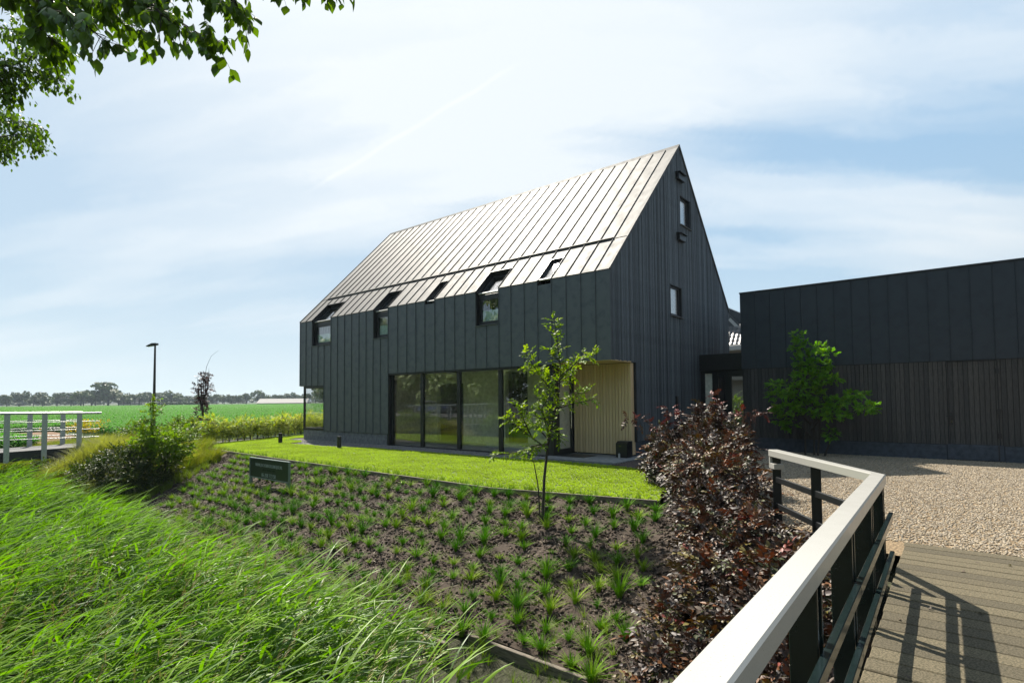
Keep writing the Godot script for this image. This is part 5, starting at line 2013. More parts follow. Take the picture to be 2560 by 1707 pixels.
# leaf sprays through a set of ellipsoids, thick near their surfaces
func cloud(blobs: Array, n: int, sprays: Array, m: Material, palette: Array, parent: Node3D, called: String, size := 1.0, down := 0.0, vary := 0.22) -> void:
	var lists: Array = []
	var tints: Array = []
	for k in sprays.size():
		var e: Array[Transform3D] = []
		lists.append(e)
		tints.append(PackedColorArray())
	var total := 0.0
	for q in blobs:
		total += pow(q[1].x * q[1].y + q[1].y * q[1].z + q[1].x * q[1].z, 1.0)
	for q in blobs:
		var r: Vector3 = q[1]
		var count := int(n * (r.x * r.y + r.y * r.z + r.x * r.z) / total)
		for k in count:
			var d := rand_dir()
			var f := lerpf(0.35, 1.0, pow(rng.randf(), 0.45)) * rng.randf_range(0.86, 1.1)
			var p: Vector3 = q[0] + d * r * f
			var dir := (d * Vector3(1, 0.7, 1) + rand_dir() * 0.8 + Vector3(0, 0.15 - down, 0)).normalized()
			var j := rng.randi_range(0, sprays.size() - 1)
			lists[j].append(Transform3D(facing(dir, rng.randfn(0, 0.5)).scaled(Vector3.ONE * size * rng.randf_range(0.7, 1.2)), p - parent.position))
			var c := pick(palette)
			var g := 1.0 + rng.randf_range(-vary, vary)
			tints[j].append(Color(c.r * g, c.g * g, c.b * g))
	for j in sprays.size():
		if lists[j].size() > 0:
			scatter(sprays[j], m, lists[j], tints[j], called, parent)


func stems(parent: Node3D, paths: Array, r0: float, r1: float, called := "stem") -> void:
	for p in paths:
		var b := MB.new()
		var rad := []
		for k in p.size():
			rad.append(lerpf(r0, r1, float(k) / (p.size() - 1)))
		b.tube(p, rad, 7)
		part(b, mats["bark"], called, parent)


func copper_hedge() -> void:
	var o := thing("copper_beech_hedge", "glossy copper beech hedge with purple-brown leaves tumbling down the slope beside the footbridge", "hedge", Vector3(-2.4, -1.9, -7.5))
	var blobs := [
		[Vector3(-3.75, -1.15, -9.9), Vector3(0.70, 0.62, 0.75)], [Vector3(-3.3, -0.95, -9.9), Vector3(0.55, 0.62, 0.6)], [Vector3(-3.5, -0.66, -10.1), Vector3(0.34, 0.52, 0.4)],
		[Vector3(-4.2, -0.95, -9.75), Vector3(0.28, 0.42, 0.28)], [Vector3(-4.3, -1.25, -9.9), Vector3(0.36, 0.36, 0.36)], [Vector3(-3.05, -1.15, -9.0), Vector3(0.66, 0.55, 0.72)], [Vector3(-2.95, -0.9, -9.6), Vector3(0.32, 0.38, 0.36)],
		[Vector3(-2.85, -1.3, -8.2), Vector3(0.62, 0.55, 0.65)], [Vector3(-2.45, -1.35, -7.9), Vector3(0.55, 0.42, 0.5)], [Vector3(-2.35, -1.6, -7.2), Vector3(0.50, 0.45, 0.6)], [Vector3(-2.1, -1.75, -6.7), Vector3(0.55, 0.45, 0.6)],
		[Vector3(-1.65, -1.75, -6.6), Vector3(0.45, 0.35, 0.5)], [Vector3(-1.95, -2.0, -6.0), Vector3(0.50, 0.45, 0.6)], [Vector3(-1.3, -1.85, -5.8), Vector3(0.50, 0.35, 0.6)],
		[Vector3(-1.95, -2.3, -5.3), Vector3(0.55, 0.42, 0.6)], [Vector3(-1.25, -2.1, -5.1), Vector3(0.55, 0.4, 0.65)], [Vector3(-1.75, -2.5, -4.6), Vector3(0.55, 0.40, 0.5)],
		[Vector3(-1.05, -2.25, -4.3), Vector3(0.50, 0.42, 0.6)], [Vector3(-1.35, -2.55, -3.9), Vector3(0.5, 0.35, 0.5)], [Vector3(-0.75, -2.4, -3.6), Vector3(0.45, 0.35, 0.5)]]
	var sprays := []
	for k in 5:
		sprays.append(spray(500 + k, 0.20, 7, 0.068, 0.040, 0.25))
	rng.seed = 510
	var dark := [[0.40, Color(0.045, 0.031, 0.026)], [0.22, Color(0.075, 0.055, 0.044)], [0.15, Color(0.14, 0.060, 0.022)], [0.14, Color(0.115, 0.090, 0.018)], [0.01, Color(0.16, 0.04, 0.03)], [0.08, Color(0.055, 0.065, 0.02)]]
	cloud(blobs, 9500, sprays, mats["leaf_copper"], dark, o, "foliage", 0.95, 0.25, 0.3)
	var paths := []
	for q in blobs:
		var c: Vector3 = q[0]
		var g := Vector3(c.x + rng.randf_range(-0.1, 0.1), level(c.x, c.z) - 0.03 if c.x > -3.3 else -1.7, c.z)
		paths.append([g, g.lerp(c, 0.5) + rand_dir() * 0.06, c + Vector3(rng.randf_range(-0.2, 0.2), q[1].y * 0.6, 0)])
	stems(o, paths, 0.018, 0.005)
	# long new shoots standing out of the top
	var shoots := []
	for s in [[Vector3(-4.3, -0.55, -9.75), Vector3(-4.75, -0.36, -9.45)], [Vector3(-3.3, -0.3, -10.0), Vector3(-3.35, 0.0, -10.0)], [Vector3(-3.0, -0.3, -9.8), Vector3(-2.55, -0.25, -10.1)], [Vector3(-4.0, -0.45, -9.8), Vector3(-4.1, -0.2, -9.75)]]:
		shoots.append([s[0], (s[0] + s[1]) / 2 + Vector3(0, 0.02, 0), s[1]])
		var bl := []
		for t in 4:
			bl.append([s[0].lerp(s[1], t / 3.0), Vector3(0.07, 0.06, 0.07)])
		cloud(bl, 26, sprays, mats["leaf_copper"], [[0.35, Color(0.17, 0.035, 0.028)], [0.65, Color(0.09, 0.042, 0.034)]], o, "shoot_leaves", 0.8)
	stems(o, shoots, 0.006, 0.002, "shoot")


# branches given as points (right, up, depth) from the foot of the tree
func young_tree(called: String, label: String, at: Vector3, limbs: Array, sprays: Array, m: Material, palette: Array, r0: float, step: float, bare: Array) -> Node3D:
	var o := thing(called, label, "tree", at)
	var lists: Array = []
	var tints: Array = []
	for k in sprays.size():
		var e: Array[Transform3D] = []
		lists.append(e)
		tints.append(PackedColorArray())
	var idx := 0
	for l in limbs:
		var pts := []
		for p in l:
			pts.append(at + RIGHT * p.x + Vector3.UP * p.y + AWAY * p.z)
		var b := MB.new()
		var rad := []
		var rr: float = r0 if idx == 0 else r0 * 0.55
		for k in pts.size():
			rad.append(lerpf(rr, 0.003, float(k) / (pts.size() - 1)))
		b.tube(pts, rad, 7)
		part(b, mats["bark"], "trunk" if idx == 0 else "branch", o)
		var from: float = bare[idx] if idx < bare.size() else 0.15
		var total := 0.0
		for k in pts.size() - 1:
			total += pts[k].distance_to(pts[k + 1])
		var s := from * total
		while s <= total + 0.001:
			var acc := 0.0
			for k in pts.size() - 1:
				var seg: float = pts[k].distance_to(pts[k + 1])
				if s <= acc + seg or k == pts.size() - 2:
					var p: Vector3 = pts[k].lerp(pts[k + 1], clampf((s - acc) / seg, 0, 1))
					var t: Vector3 = (pts[k + 1] - pts[k]).normalized()
					for q in 2:
						var side := rand_dir()
						side = (side - t * side.dot(t) * 0.7 + Vector3(0, 0.05, 0)).normalized()
						var dir := (side + t * 0.7).normalized()
						var j := rng.randi_range(0, sprays.size() - 1)
						lists[j].append(Transform3D(facing(dir, rng.randfn(0, 0.4)).scaled(Vector3.ONE * rng.randf_range(0.6, 1.15)), p - at))
						var c := pick(palette)
						var g := rng.randf_range(0.8, 1.2)
						tints[j].append(Color(c.r * g, c.g * g, c.b * g))
					break
				acc += seg
			s += step * rng.randf_range(0.7, 1.3)
		idx += 1
	for j in sprays.size():
		if lists[j].size() > 0:
			scatter(sprays[j], m, lists[j], tints[j], "foliage", o)
	return o


func hornbeam() -> void:
	var sprays := []
	for k in 5:
		sprays.append(spray(540 + k, 0.15, 6, 0.062, 0.036, 0.2))
	rng.seed = 550
	var v := func(x: float, y: float, z: float) -> Vector3: return Vector3(x, y, z)
	var limbs := [
		[v.call(0, -0.05, 0), v.call(0.04, 0.68, 0.02), v.call(0.10, 1.17, 0.03), v.call(0.20, 1.65, 0.0), v.call(0.28, 2.0, -0.03), v.call(0.31, 2.38, 0.0), v.call(0.26, 2.85, 0.03), v.call(0.21, 3.24, 0.02)],
		[v.call(-0.03, 0.0, 0.05), v.call(-0.06, 0.55, 0.08), v.call(-0.12, 0.9, 0.10), v.call(-0.27, 1.05, 0.1)],
		[v.call(0.09, 1.12, 0.0), v.call(-0.15, 1.30, -0.1), v.call(-0.33, 1.45, -0.16), v.call(-0.62, 1.66, -0.2)],
		[v.call(-0.15, 1.3, -0.1), v.call(-0.3, 1.62, -0.12), v.call(-0.36, 1.9, -0.12)],
		[v.call(0.12, 1.25, 0.02), v.call(-0.1, 1.5, 0.15), v.call(-0.3, 1.55, 0.22)],
		[v.call(0.10, 1.18, 0.02), v.call(-0.1, 1.12, 0.2), v.call(-0.45, 1.03, 0.3), v.call(-0.78, 0.99, 0.35)],
		[v.call(0.12, 1.3, 0.0), v.call(0.0, 1.75, -0.1), v.call(0.18, 2.05, -0.2)],
		[v.call(0.27, 1.95, -0.02), v.call(0.02, 2.2, -0.15), v.call(-0.25, 2.62, -0.22)],
		[v.call(0.25, 2.05, 0.0), v.call(0.0, 2.4, 0.18), v.call(-0.26, 2.45, 0.25)],
		[v.call(0.22, 1.7, 0.0), v.call(0.05, 1.82, 0.1), v.call(-0.1, 1.95, 0.15)],
		[v.call(0.30, 2.2, -0.02), v.call(0.5, 2.42, 0.12), v.call(0.70, 2.62, 0.16)],
		[v.call(0.30, 2.25, 0.0), v.call(0.6, 2.5, -0.12), v.call(0.86, 2.58, -0.18)],
		[v.call(0.24, 1.85, 0.0), v.call(0.5, 1.98, 0.12), v.call(0.76, 2.0, 0.18)],
		[v.call(0.22, 1.75, -0.02), v.call(0.5, 1.83, -0.12), v.call(0.78, 1.88, -0.2)],
		[v.call(0.28, 2.15, 0.0), v.call(0.42, 2.25, 0.2), v.call(0.55, 2.28, 0.3)],
		[v.call(0.15, 1.4, 0.0), v.call(0.22, 1.35, -0.15), v.call(0.28, 1.25, -0.2)],
		[v.call(0.29, 2.5, 0.0), v.call(0.15, 2.65, 0.05), v.call(0.08, 2.74, 0.06)],
		[v.call(0.10, 1.2, 0.0), v.call(-0.15, 1.18, -0.15), v.call(-0.3, 1.1, -0.2)],
		[v.call(0.18, 1.55, 0.0), v.call(-0.05, 1.62, -0.2), v.call(-0.18, 1.68, -0.28)]]
	young_tree("hornbeam_sapling", "young slender hornbeam with bright green leaves on the slope in front of the window wall", Vector3(-5.03, -1.90, -6.97), limbs, sprays, mats["leaf"], [[0.7, Color(0.16, 0.25, 0.025)], [0.3, Color(0.22, 0.30, 0.035)]], 0.026, 0.055, [0.42, 0.85, 0.3, 0.2, 0.3, 0.45, 0.3, 0.1, 0.2, 0.3])


func small_trees() -> void:
	# maple by the annex
	var at := Vector3(-3.12, -1.64, -17.25)
	var o := thing("maple_tree", "bushy many-stemmed green tree standing against the dark annex wall", "tree", at)
	var sprays := []
	for k in 4:
		sprays.append(spray(560 + k, 0.12, 6, 0.06, 0.052, 0.1))
	rng.seed = 570
	var blobs := []
	for q in [[-0.21, 3.36, 0.16, 0.18], [-0.22, 3.05, 0.22, 0.24], [0.28, 3.0, 0.26, 0.11], [0.52, 2.82, 0.2, 0.09], [-0.12, 2.68, 0.3, 0.24], [0.2, 2.5, 0.4, 0.2], [0.0, 2.2, 0.5, 0.28], [0.5, 2.12, 0.34, 0.1], [-0.8, 2.02, 0.30, 0.08], [-0.65, 1.72, 0.42, 0.14], [-0.15, 1.78, 0.6, 0.26], [0.1, 1.35, 0.62, 0.24], [1.02, 1.70, 0.36, 0.08], [0.7, 1.52, 0.35, 0.12], [1.32, 1.36, 0.36, 0.12], [-0.72, 0.98, 0.32, 0.07], [-0.5, 0.82, 0.26, 0.1], [-0.55, 1.3, 0.45, 0.15], [0.62, 1.15, 0.4, 0.13], [0.5, 0.62, 0.18, 0.2]]:
		blobs.append([at + Vector3(q[0] * 1.04, q[1], rng.randf_range(-0.15, 0.30)), Vector3(q[2] * 0.85, q[3] * 0.9, minf(q[2] * 0.85, 0.38))])
	cloud(blobs, 1900, sprays, mats["leaf"], [[0.7, Color(0.14, 0.33, 0.03)], [0.3, Color(0.20, 0.37, 0.04)]], o, "foliage", 0.95, 0.05)
	var paths := []
	for q in [[-0.14, -0.2, 0.02], [0.07, 0.02, -0.04], [0.17, 0.3, 0.05], [0.33, 0.6, 0.1]]:
		var p: Vector3 = at + Vector3(q[0], -0.05, q[2])
		var e: Vector3 = at + Vector3(q[1], 2.6 if q[1] < 0.5 else 1.0, q[2])
		paths.append([p, p.lerp(e, 0.4) + Vector3(0.03, 0, 0), e])
	for q in blobs:
		if absf(q[0].x - at.x) > 0.55:
			paths.append([at + Vector3(0.02, q[0].y - at.y - 0.45, 0), (at + Vector3(0, q[0].y - at.y, 0)).lerp(q[0], 0.55), q[0]])
	stems(o, paths, 0.032, 0.006, "trunk")

	# young multi-stemmed tree at the left end of the bed
	at = Vector3(-17.0, -2.22, -5.6)
	o = thing("multi_stem_tree", "small leaning multi-stemmed tree with a narrow leafy spire at the left end of the slope", "tree", at)
	var sp := []
	for k in 4:
		sp.append(spray(580 + k, 0.15, 6, 0.055, 0.042, 0.1))
	rng.seed = 590
	blobs = []
	for q in [[-0.25, 2.15, 0.10, 0.2], [-0.23, 1.85, 0.15, 0.22], [-0.15, 2.05, 0.14, 0.1], [-0.2, 1.55, 0.16, 0.18], [-0.1, 1.25, 0.36, 0.22], [0.25, 1.2, 0.42, 0.28], [0.5, 1.0, 0.4, 0.26], [-0.4, 0.95, 0.36, 0.26], [0.1, 0.85, 0.55, 0.26], [0.55, 1.35, 0.26, 0.16], [-0.62, 1.12, 0.24, 0.16], [0.35, 0.6, 0.3, 0.14]]:
		blobs.append([at + RIGHT * q[0] + Vector3(0, q[1], 0) + AWAY * rng.randf_range(-0.25, 0.25), Vector3(q[2], q[3], q[2])])
	cloud(blobs, 1150, sp, mats["leaf"], [[0.7, Color(0.14, 0.25, 0.02)], [0.3, Color(0.21, 0.30, 0.03)]], o, "foliage")
	paths = []
	for q in [[-0.12, -0.5], [0.02, -0.22], [0.14, 0.4], [0.22, 0.15], [0.0, 0.6]]:
		var p: Vector3 = at + RIGHT * q[0] + Vector3(0, -0.15, 0)
		paths.append([p, p + RIGHT * (q[1] - q[0]) * 0.15 + Vector3(0, 0.45, 0), at + RIGHT * q[1] + Vector3(0, 1.15, 0)])
	paths.append([at + RIGHT * -0.1 + Vector3(0, 0.9, 0), at + RIGHT * -0.2 + Vector3(0, 1.5, 0), at + RIGHT * -0.25 + Vector3(0, 2.3, 0)])
	stems(o, paths, 0.022, 0.006, "trunk")

	# slim purple column tree out by the field
	at = Vector3(-28.05, -1.8, -11.1)
	o = thing("purple_column_tree", "slim purple-leaved column tree with a bare whip at its tip, beyond the hedge", "tree", at)
	var pp := []
	for k in 3:
		pp.append(spray(600 + k, 0.2, 6, 0.085, 0.05, 0.1))
	rng.seed = 610
	blobs = []
	for k in 30:
		var y := rng.randf_range(1.05, 3.6)
		var r := 0.30 if y < 2.6 else 0.30 - (y - 2.6) * 0.14
		var a := rng.randf() * TAU
		blobs.append([at + Vector3(cos(a) * r * 0.75, y, sin(a) * r * 0.75), Vector3(0.13, 0.2, 0.13)])
	cloud(blobs, 270, pp, mats["leaf_copper"], [[0.7, Color(0.04, 0.02, 0.0224)], [0.3, Color(0.104, 0.032, 0.028)]], o, "foliage")
	paths = [[at, at + Vector3(0, 1.9, 0), at + Vector3(0.05, 3.3, 0)]]
	stems(o, [[at + Vector3(0, 2.6, 0), at + RIGHT * 0.15 + Vector3(0, 3.5, 0), at + RIGHT * 0.36 + Vector3(0, 4.0, 0), at + RIGHT * 0.72 + Vector3(0, 4.28, 0)]], 0.012, 0.003, "whip")
	for k in 8:
		var a := k * 0.8
		paths.append([at + Vector3(0, 0.9 + k * 0.15, 0), at + Vector3(cos(a) * 0.2, 1.8 + k * 0.1, sin(a) * 0.2), at + Vector3(cos(a) * 0.26, 2.7 + k * 0.1, sin(a) * 0.26)])
	stems(o, paths, 0.03, 0.004, "trunk")


func shrubs() -> void:
	var dark := []
	var pale := []
	for k in 4:
		dark.append(spray(620 + k, 0.2, 8, 0.05, 0.03, 0.15))
		pale.append(spray(630 + k, 0.24, 8, 0.065, 0.04, 0.15))
	rng.seed = 640
	var o := thing("dark_shrub", "dense dark glossy shrub on the bank between the reeds and the small multi-stemmed tree", "shrub", Vector3(-18.3, -2.6, -4.9))
	var blobs := [[Vector3(-18.3, -2.05, -4.55), Vector3(0.6, 0.5, 0.6)], [Vector3(-17.8, -1.85, -5.0), Vector3(0.75, 0.65, 0.7)], [Vector3(-17.4, -1.7, -5.6), Vector3(0.7, 0.6, 0.65)], [Vector3(-17.0, -2.1, -5.2), Vector3(0.6, 0.42, 0.6)]]
	cloud(blobs, 2600, dark, mats["leaf_dark"], [[0.75, Color(0.0384, 0.064, 0.0141)], [0.25, Color(0.102, 0.128, 0.032)]], o, "foliage")
	var paths := []
	for q in blobs:
		paths.append([Vector3(-18.2, -2.65, -4.85), (q[0] as Vector3).lerp(Vector3(-18.2, -2.6, -4.85), 0.4), q[0]])
	stems(o, paths, 0.02, 0.006)

	o = thing("laurel_shrub", "light green broad-leaved shrub behind the multi-stemmed tree at the lawn corner", "shrub", Vector3(-20.6, -1.8, -6.9))
	blobs = [[Vector3(-20.4, -1.35, -6.6), Vector3(0.6, 0.5, 0.6)], [Vector3(-21.2, -1.25, -6.4), Vector3(0.7, 0.55, 0.6)], [Vector3(-19.6, -1.5, -6.7), Vector3(0.5, 0.4, 0.5)], [Vector3(-20.9, -1.1, -7.6), Vector3(0.55, 0.5, 0.55)]]
	cloud(blobs, 1500, pale, mats["leaf"], [[0.7, Color(0.109, 0.179, 0.0256)], [0.3, Color(0.173, 0.218, 0.0384)]], o, "foliage")
	stems(o, [[Vector3(-20.6, -1.9, -6.9), Vector3(-20.4, -1.3, -6.6)], [Vector3(-20.8, -1.9, -6.9), Vector3(-21.1, -1.2, -6.5)]], 0.02, 0.008)

	o = thing("bridge_shrub", "dark weedy shrub growing under the end of the white footbridge", "shrub", Vector3(-20.6, -2.4, -4.6))
	blobs = [[Vector3(-20.9, -2.1, -4.0), Vector3(0.35, 0.3, 0.35)], [Vector3(-20.6, -2.25, -3.4), Vector3(0.45, 0.3, 0.45)]]
	cloud(blobs, 480, pale, mats["leaf_dark"], [[0.6, Color(0.064, 0.109, 0.0192)], [0.4, Color(0.128, 0.166, 0.032)]], o, "foliage")
	stems(o, [[Vector3(-20.9, -2.6, -4.1), Vector3(-20.9, -1.9, -4.1)]], 0.02, 0.008)

	# boundary hedge: one young plant after another
	var protos := []
	for k in 4:
		var p := Node3D.new()
		put(p, "hedge_plant")
		tag(p, "young pale green hedge plant in the row along the left edge of the lawn", "hedge plant", "young hedge plants along the lawn boundary")
		var bl := []
		for j in 6:
			bl.append([Vector3(rng.randf_range(-0.12, 0.12), rng.randf_range(0.25, 0.98), rng.randf_range(-0.12, 0.12)), Vector3(0.2, 0.2, 0.2)])
		cloud(bl, 210, pale, mats["leaf"], [[0.55, Color(0.40, 0.45, 0.11)], [0.25, Color(0.50, 0.52, 0.18)], [0.15, Color(0.102, 0.141, 0.0256)]], p, "foliage", 0.75)
		var b := MB.new()
		for j in 3:
			b.tube([Vector3(0.02 * j, -0.05, 0), Vector3(rng.randf_range(-0.08, 0.08), 0.5, rng.randf_range(-0.08, 0.08)), Vector3(rng.randf_range(-0.15, 0.15), 1.0, rng.randf_range(-0.15, 0.15))], [0.012, 0.008, 0.003], 5)
		mesh_node(b.commit(), mats["bark"], "stem", p)
		protos.append(p)
	for k in 24:
		var p: Node3D = protos[k] if k < 4 else (protos[k % 4] as Node3D).duplicate()
		if k >= 4:
			put(p, "hedge_plant")
		var t := k * 0.36
		p.position = Vector3(-21.9, -1.68, -8.35) + Vector3(-0.39, 0, -0.92) * t + Vector3(rng.randf_range(-0.06, 0.06), 0, rng.randf_range(-0.06, 0.06))
		p.rotation.y = rng.randf() * TAU
		p.scale = Vector3.ONE * rng.randf_range(0.9, 1.12)

	# yellow flowers
	for q in [["patch of bright yellow flowers beside the end of the white footbridge rail", Vector3(-29.6, -1.75, -6.9), 0.9, 190], ["loose yellow-flowering stems above the hedge by the corner of the house", Vector3(-27.2, -1.75, -15.6), 1.5, 240]]:
		o = thing("yellow_flowers", q[0], "flowers", q[1])
		var st := MB.new()
		var fl: Array[Transform3D] = []
		var tc := PackedColorArray()
		for k in q[3]:
			var f := Vector3(rng.randfn(0, q[2] * 0.5), 0, rng.randfn(0, q[2] * 0.4))
			var h := rng.randf_range(0.55, 1.05)
			st.tube([f, f + Vector3(rng.randf_range(-0.06, 0.06), h, 0)], [0.004, 0.002], 3, false)
			for j in 4:
				fl.append(Transform3D(Basis(rand_dir(), rng.randf() * TAU).scaled(Vector3.ONE * rng.randf_range(0.7, 1.3)), f + Vector3(rng.randf_range(-0.05, 0.05), h - rng.randf_range(0, 0.14), rng.randf_range(-0.05, 0.05))))
				tc.append(Color(0.55, 0.38, 0.015))
		mesh_node(st.commit(), leafy("flower_stem", lin(0.15, 0.25, 0.04), Color(0.6, 0.7, 0.2)), "stem", o)
		scatter(leaf_mesh(0.05, 0.045, 0.2, 0.1), mats["leaf"], fl, tc, "petals", o)

	# neighbour's hedge seen through the link
	o = thing("laurel_hedge", "clipped green hedge seen through the glass of the link corridor", "hedge", Vector3(-7.5, -1.7, -26.5))
	blobs = []
	for k in 12:
		blobs.append([Vector3(-11.0 + k * 0.45, -0.75 + rng.randf_range(-0.05, 0.05), -26.5), Vector3(0.4, 0.8, 0.4)])
	cloud(blobs, 2600, pale, mats["leaf"], [[0.7, Color(0.0768, 0.141, 0.0192)], [0.3, Color(0.128, 0.179, 0.032)]], o, "foliage")
	var b2 := MB.new()
	for k in 10:
		b2.tube([Vector3(-10.9 + k * 0.5, -1.75, -26.5), Vector3(-10.9 + k * 0.5, -0.6, -26.5)], [0.02, 0.01], 5)
	part(b2, mats["bark"], "stem", o)


# crown of many small leafy faces round a few lobes
func crown_mesh(rg_seed: int, lobes: Array, n: int, size: float) -> ArrayMesh:
	rng.seed = rg_seed
	var b := MB.new()
	for k in n:
		var q: Array = lobes[rng.randi_range(0, lobes.size() - 1)]
		var d := rand_dir()
		var f := lerpf(0.45, 1.0, pow(rng.randf(), 0.4)) * rng.randf_range(0.85, 1.12)
		var p: Vector3 = q[0] + d * q[1] * f
		var s := size * rng.randf_range(0.6, 1.3)
		var bas := facing((d + rand_dir() * 0.7).normalized(), rng.randf() * TAU)
		var g := rng.randf_range(0.7, 1.3)
		b.col = Color(g, g, g)
		b.ribbon([p - bas.x * s, p - bas.x * s * 0.2 + bas.z * s * 0.25, p + bas.x * s * 0.9], [s * 0.15, s * 0.62, s * 0.1], bas.y)
	return b.commit()


func bearing(az: float, r: float, y: float) -> Vector3:      # az degrees from -z towards -x
	return Vector3(-sin(deg_to_rad(az)) * r, y, -cos(deg_to_rad(az)) * r)


func far_trees() -> void:
	var shapes := []
	var trunks := []
	for k in 5:
		rng.seed = 700 + k
		var lobes := []
		for j in 7:
			lobes.append([Vector3(rng.randf_range(-2.8, 2.8), rng.randf_range(3.2, 7.6), rng.randf_range(-2.8, 2.8)), Vector3(rng.randf_range(1.6, 2.5), rng.randf_range(1.2, 1.8), rng.randf_range(1.6, 2.5))])
		shapes.append(crown_mesh(710 + k, lobes, 620, 0.62))
		var b := MB.new()
		b.tube([Vector3(0, -0.5, 0), Vector3(0.1, 3.0, 0), Vector3(0, 6.5, 0)], [0.32, 0.24, 0.1], 6)
		for j in 4:
			var a := j * 1.6
			b.tube([Vector3(0, 2.8 + j * 0.4, 0), Vector3(cos(a) * 1.2, 4.6 + j * 0.3, sin(a) * 1.2), Vector3(cos(a) * 2.0, 6.0, sin(a) * 2.0)], [0.14, 0.09, 0.04], 5, false)
		trunks.append(b.commit())
	rng.seed = 730
	var greens := []
	for k in 4:
		greens.append(leafy("far_leaf_%d" % k, [lin(0.085, 0.115, 0.05), lin(0.10, 0.125, 0.055), lin(0.07, 0.10, 0.05), lin(0.115, 0.14, 0.06)][k], Color(0.5, 0.6, 0.2), 0.6))
	var tree := func(p: Vector3, s: Vector3, label: String, group: String) -> void:
		var j := rng.randi_range(0, 4)
		var o := thing("far_tree", label, "tree", p, rng.randf() * TAU, group)
		mesh_node(shapes[j], greens[rng.randi_range(0, 3)], "crown", o)
		mesh_node(trunks[j], mats["bark_far"], "trunk", o)
		o.scale = s
	# the avenue along the horizon
	var az := 84.5
	while az > 52.0:
		var r := rng.randf_range(425.0, 455.0)
		var s := rng.randf_range(0.74, 1.15)
		tree.call(bearing(az, r, -2.2), Vector3(s * rng.randf_range(0.9, 1.25), s, s * rng.randf_range(0.9, 1.25)), "tree in the long row along the horizon beyond the maize field", "trees along the horizon")
		az -= rng.randf_range(0.5, 0.95)
	# a looser, more distant row behind
	az = 85.0
	while az > 51.0:
		var s := rng.randf_range(1.0, 1.3)
		tree.call(bearing(az, rng.randf_range(560.0, 640.0), -4.0), Vector3(s * 1.8, s * 0.85, s * 1.8), "hazy tree far behind the horizon row", "hazy trees behind the row")
		az -= rng.randf_range(0.8, 1.3)
	# the big rounded trees by the farmhouse
	for q in [[75.4, 400.0, 2.1, 1.72, "largest rounded tree on the horizon, above the farmhouse"], [76.5, 396.0, 1.35, 1.08, "rounded tree just left of the largest tree on the horizon"], [74.3, 392.0, 1.1, 0.82, "low light green tree beside the farmhouse roof"], [77.2, 392.0, 1.2, 0.95, "broad dark tree left of the farmhouse group"], [71.4, 405.0, 0.9, 0.7, "small round tree right of the farmhouse"]]:
		tree.call(bearing(q[0], q[1], -2.2), Vector3(q[2], q[3], q[2]), q[4], "")
	var roadside := leafy("roadside_leaf", lin(0.20, 0.27, 0.085), Color(0.5, 0.6, 0.2), 0.6)
	# tall dark trees across the road, seen in the windows
	var big := []
	for k in 2:
		rng.seed = 740 + k
		var lobes := []
		for j in 12:
			lobes.append([Vector3(rng.randf_range(-2.8, 2.8), rng.randf_range(1.2, 9.5), rng.randf_range(-2.2, 2.2)), Vector3(rng.randf_range(1.4, 2.2), rng.randf_range(1.3, 2.0), rng.randf_range(1.3, 2.0))])
		big.append(crown_mesh(750 + k, lobes, 2600, 0.36))
	rng.seed = 760
	for k in 24:
		var p := Vector3(-118.0 + k * 5.2 + rng.randf_range(-1, 1), -1.8, 33.0 - k * 0.25 + rng.randf_range(-1.5, 1.5))
		var o := thing("roadside_tree", "dense tree across the road, seen only reflected in the long window", "tree", p, rng.randf() * TAU, "trees across the road")
		mesh_node(big[k % 2], roadside, "crown", o)
		mesh_node(trunks[k % 5], mats["bark_far"], "trunk", o)
		o.scale = Vector3.ONE * rng.randf_range(1.15, 1.6)
	# tree behind the house, seen through the corner window
	var o2 := thing("garden_tree", "round green tree far behind the house, seen through its corner glass", "tree", bearing(57.9, 150.0, -1.9))
	mesh_node(shapes[2], greens[1], "crown", o2)
	mesh_node(trunks[2], mats["bark_far"], "trunk", o2)
	o2.scale = Vector3(0.8, 0.85, 0.8)
	# clipped hedges at the far side of the field
	for q in [[72.6, 70.0, "long low dark hedge at the far edge of the maize field"], [69.8, 68.0, "shorter low hedge at the far edge of the field, left of the barn"]]:
		var a := bearing(q[0], 335.0, -2.0)
		var e := bearing(q[1], 335.0, -2.0)
		var o := thing("field_hedge", q[2], "hedge", a)
		var bl := []
		for k in 24:
			bl.append([a.lerp(e, k / 23.0) - a + Vector3(0, 1.0, 0), Vector3(0.8, 1.05, 0.8)])
		mesh_node(crown_mesh(770, bl, 900, 0.35), greens[2], "foliage", o)


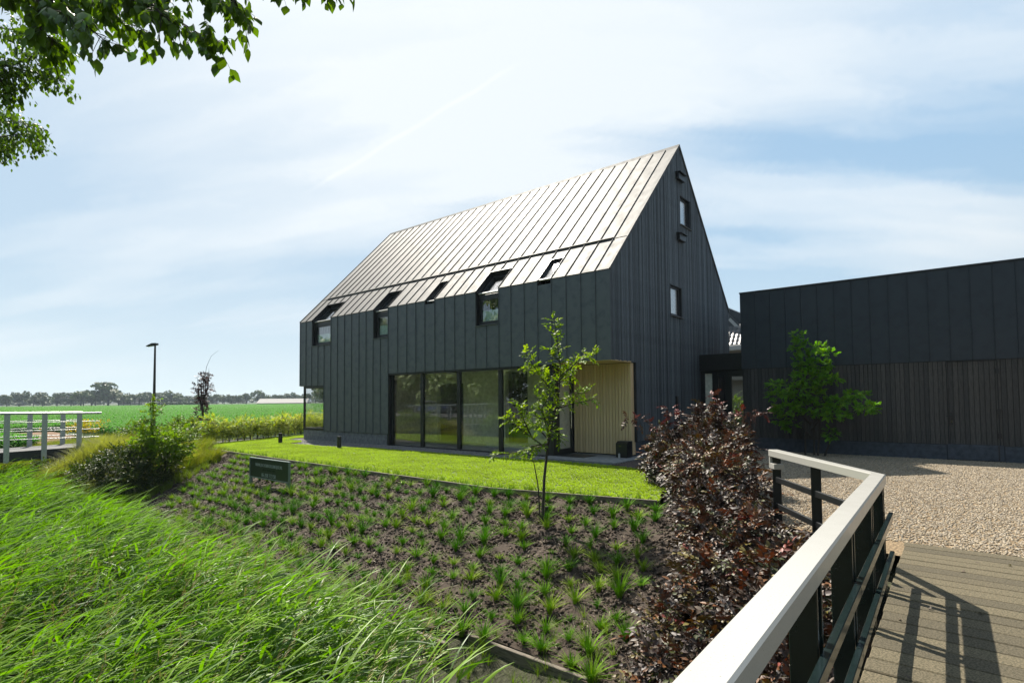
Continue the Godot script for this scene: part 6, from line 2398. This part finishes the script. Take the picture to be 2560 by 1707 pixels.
func overhanging_tree() -> void:
	var at := Vector3(-10.9, -2.5, 0.5)
	var o := thing("overhanging_tree", "broad-leaved tree whose leafy branches hang into the top left corner", "tree", at)
	rng.seed = 800
	var b := MB.new()
	b.tube([at, at + Vector3(0.1, 2.5, 0), at + Vector3(0.3, 5.5, -0.2), at + Vector3(0.5, 8.5, -0.4)], [0.24, 0.19, 0.14, 0.05], 12)
	part(b, mats["bark"], "trunk", o)
	var leaf := leaf_mesh(0.095, 0.068, 0.3, 0.35, 4)
	var tones := []
	for k in 4:
		tones.append(leafy("lime_leaf_%d" % k, [lin(0.10, 0.17, 0.02), lin(0.075, 0.14, 0.016), lin(0.125, 0.20, 0.02), lin(0.065, 0.115, 0.014)][k], Color(0.62, 0.75, 0.06), 0.42))
	var parts_left := 300
	var rest: Array[Transform3D] = []
	var tint := PackedColorArray()
	for group in [[NEAR_LIMBS, 1.12, 0.026, 1.0, true], [FAR_LIMBS, 0.95, 0.026, 1.6, false]]:
		for l in group[0]:
			var from := at + Vector3(0.3, clampf(l[0].y - at.y + 0.6, 2.0, 7.0), -0.2)
			var pts := [from, from.lerp(l[0], 0.5) + Vector3(0, 0.25, 0)]
			pts.append_array(l)
			b = MB.new()
			var rad := []
			for k in pts.size():
				rad.append(lerpf(0.05, 0.0035, pow(float(k) / (pts.size() - 1), 0.7)))
			b.tube(pts, rad, 7)
			part(b, mats["bark"], "branch", o)
			var tw := MB.new()
			for k in range(2, pts.size() - 1):
				var seg: float = pts[k].distance_to(pts[k + 1])
				var n := int(seg / group[2]) + 1
				for j in n:
					var p: Vector3 = pts[k].lerp(pts[k + 1], (j + rng.randf()) / n)
					var t: Vector3 = (pts[k + 1] - pts[k]).normalized()
					var d := (rand_dir() * 0.9 + t * 0.8 + Vector3(0, -0.25, 0)).normalized()
					var len: float = rng.randf_range(0.08, 0.26) * group[3]
					var e := p + d * len + Vector3(0, -0.12 * len, 0)
					tw.tube([p, p.lerp(e, 0.5) + Vector3(0, 0.01, 0), e], [0.003, 0.0025, 0.0015], 4, false)
					var nl := int((2 + rng.randi_range(0, 3)) * (1.0 if group[4] else 2.2))
					for q in nl:
						var s := rng.randf_range(0.35, 1.0) if q else 1.0
						var lp := p.lerp(e, s) + (Vector3.ZERO if group[4] else rand_dir() * 0.12)
						var ld := (rand_dir() * Vector3(1, 0.4, 1) * 0.9 + d * 0.4 + Vector3(0, -0.75, 0)).normalized()
						var tf := Transform3D(facing(ld, rng.randfn(0, 0.6)).scaled(Vector3.ONE * rng.randf_range(0.65, 1.15) * group[1]), lp - at)
						if group[4] and parts_left > 0 and k >= pts.size() - 4:
							var lf := mesh_node(leaf, tones[rng.randi_range(0, 3)], "leaf", o)
							lf.transform = tf
							parts_left -= 1
						else:
							rest.append(tf)
							var g := rng.randf_range(0.75, 1.3)
							tint.append(Color(0.093 * g, 0.161 * g, 0.0174 * g))
			part(tw, mats["bark"], "twigs", o).set_meta("kind", "stuff")
	scatter(leaf, mats["leaf"], rest, tint, "foliage", o)


func _ready() -> void:
	rng.seed = 12345
	camera_and_light()
	make_materials()
	ground()
	house()
	annex()
	link_corridor()
	neighbour()
	footbridge()
	white_bridge()
	edging()
	far_buildings()
	small_things()
	sign_board()
	far_trees()
	small_trees()
	hornbeam()
	copper_hedge()
	shrubs()
	overhanging_tree()
	sedge_tufts()
	reeds()
	bank_grass()
	maize_field()
	lawn_grass()
	gravel_stones()
	soil_clods()
	fallen_leaves()
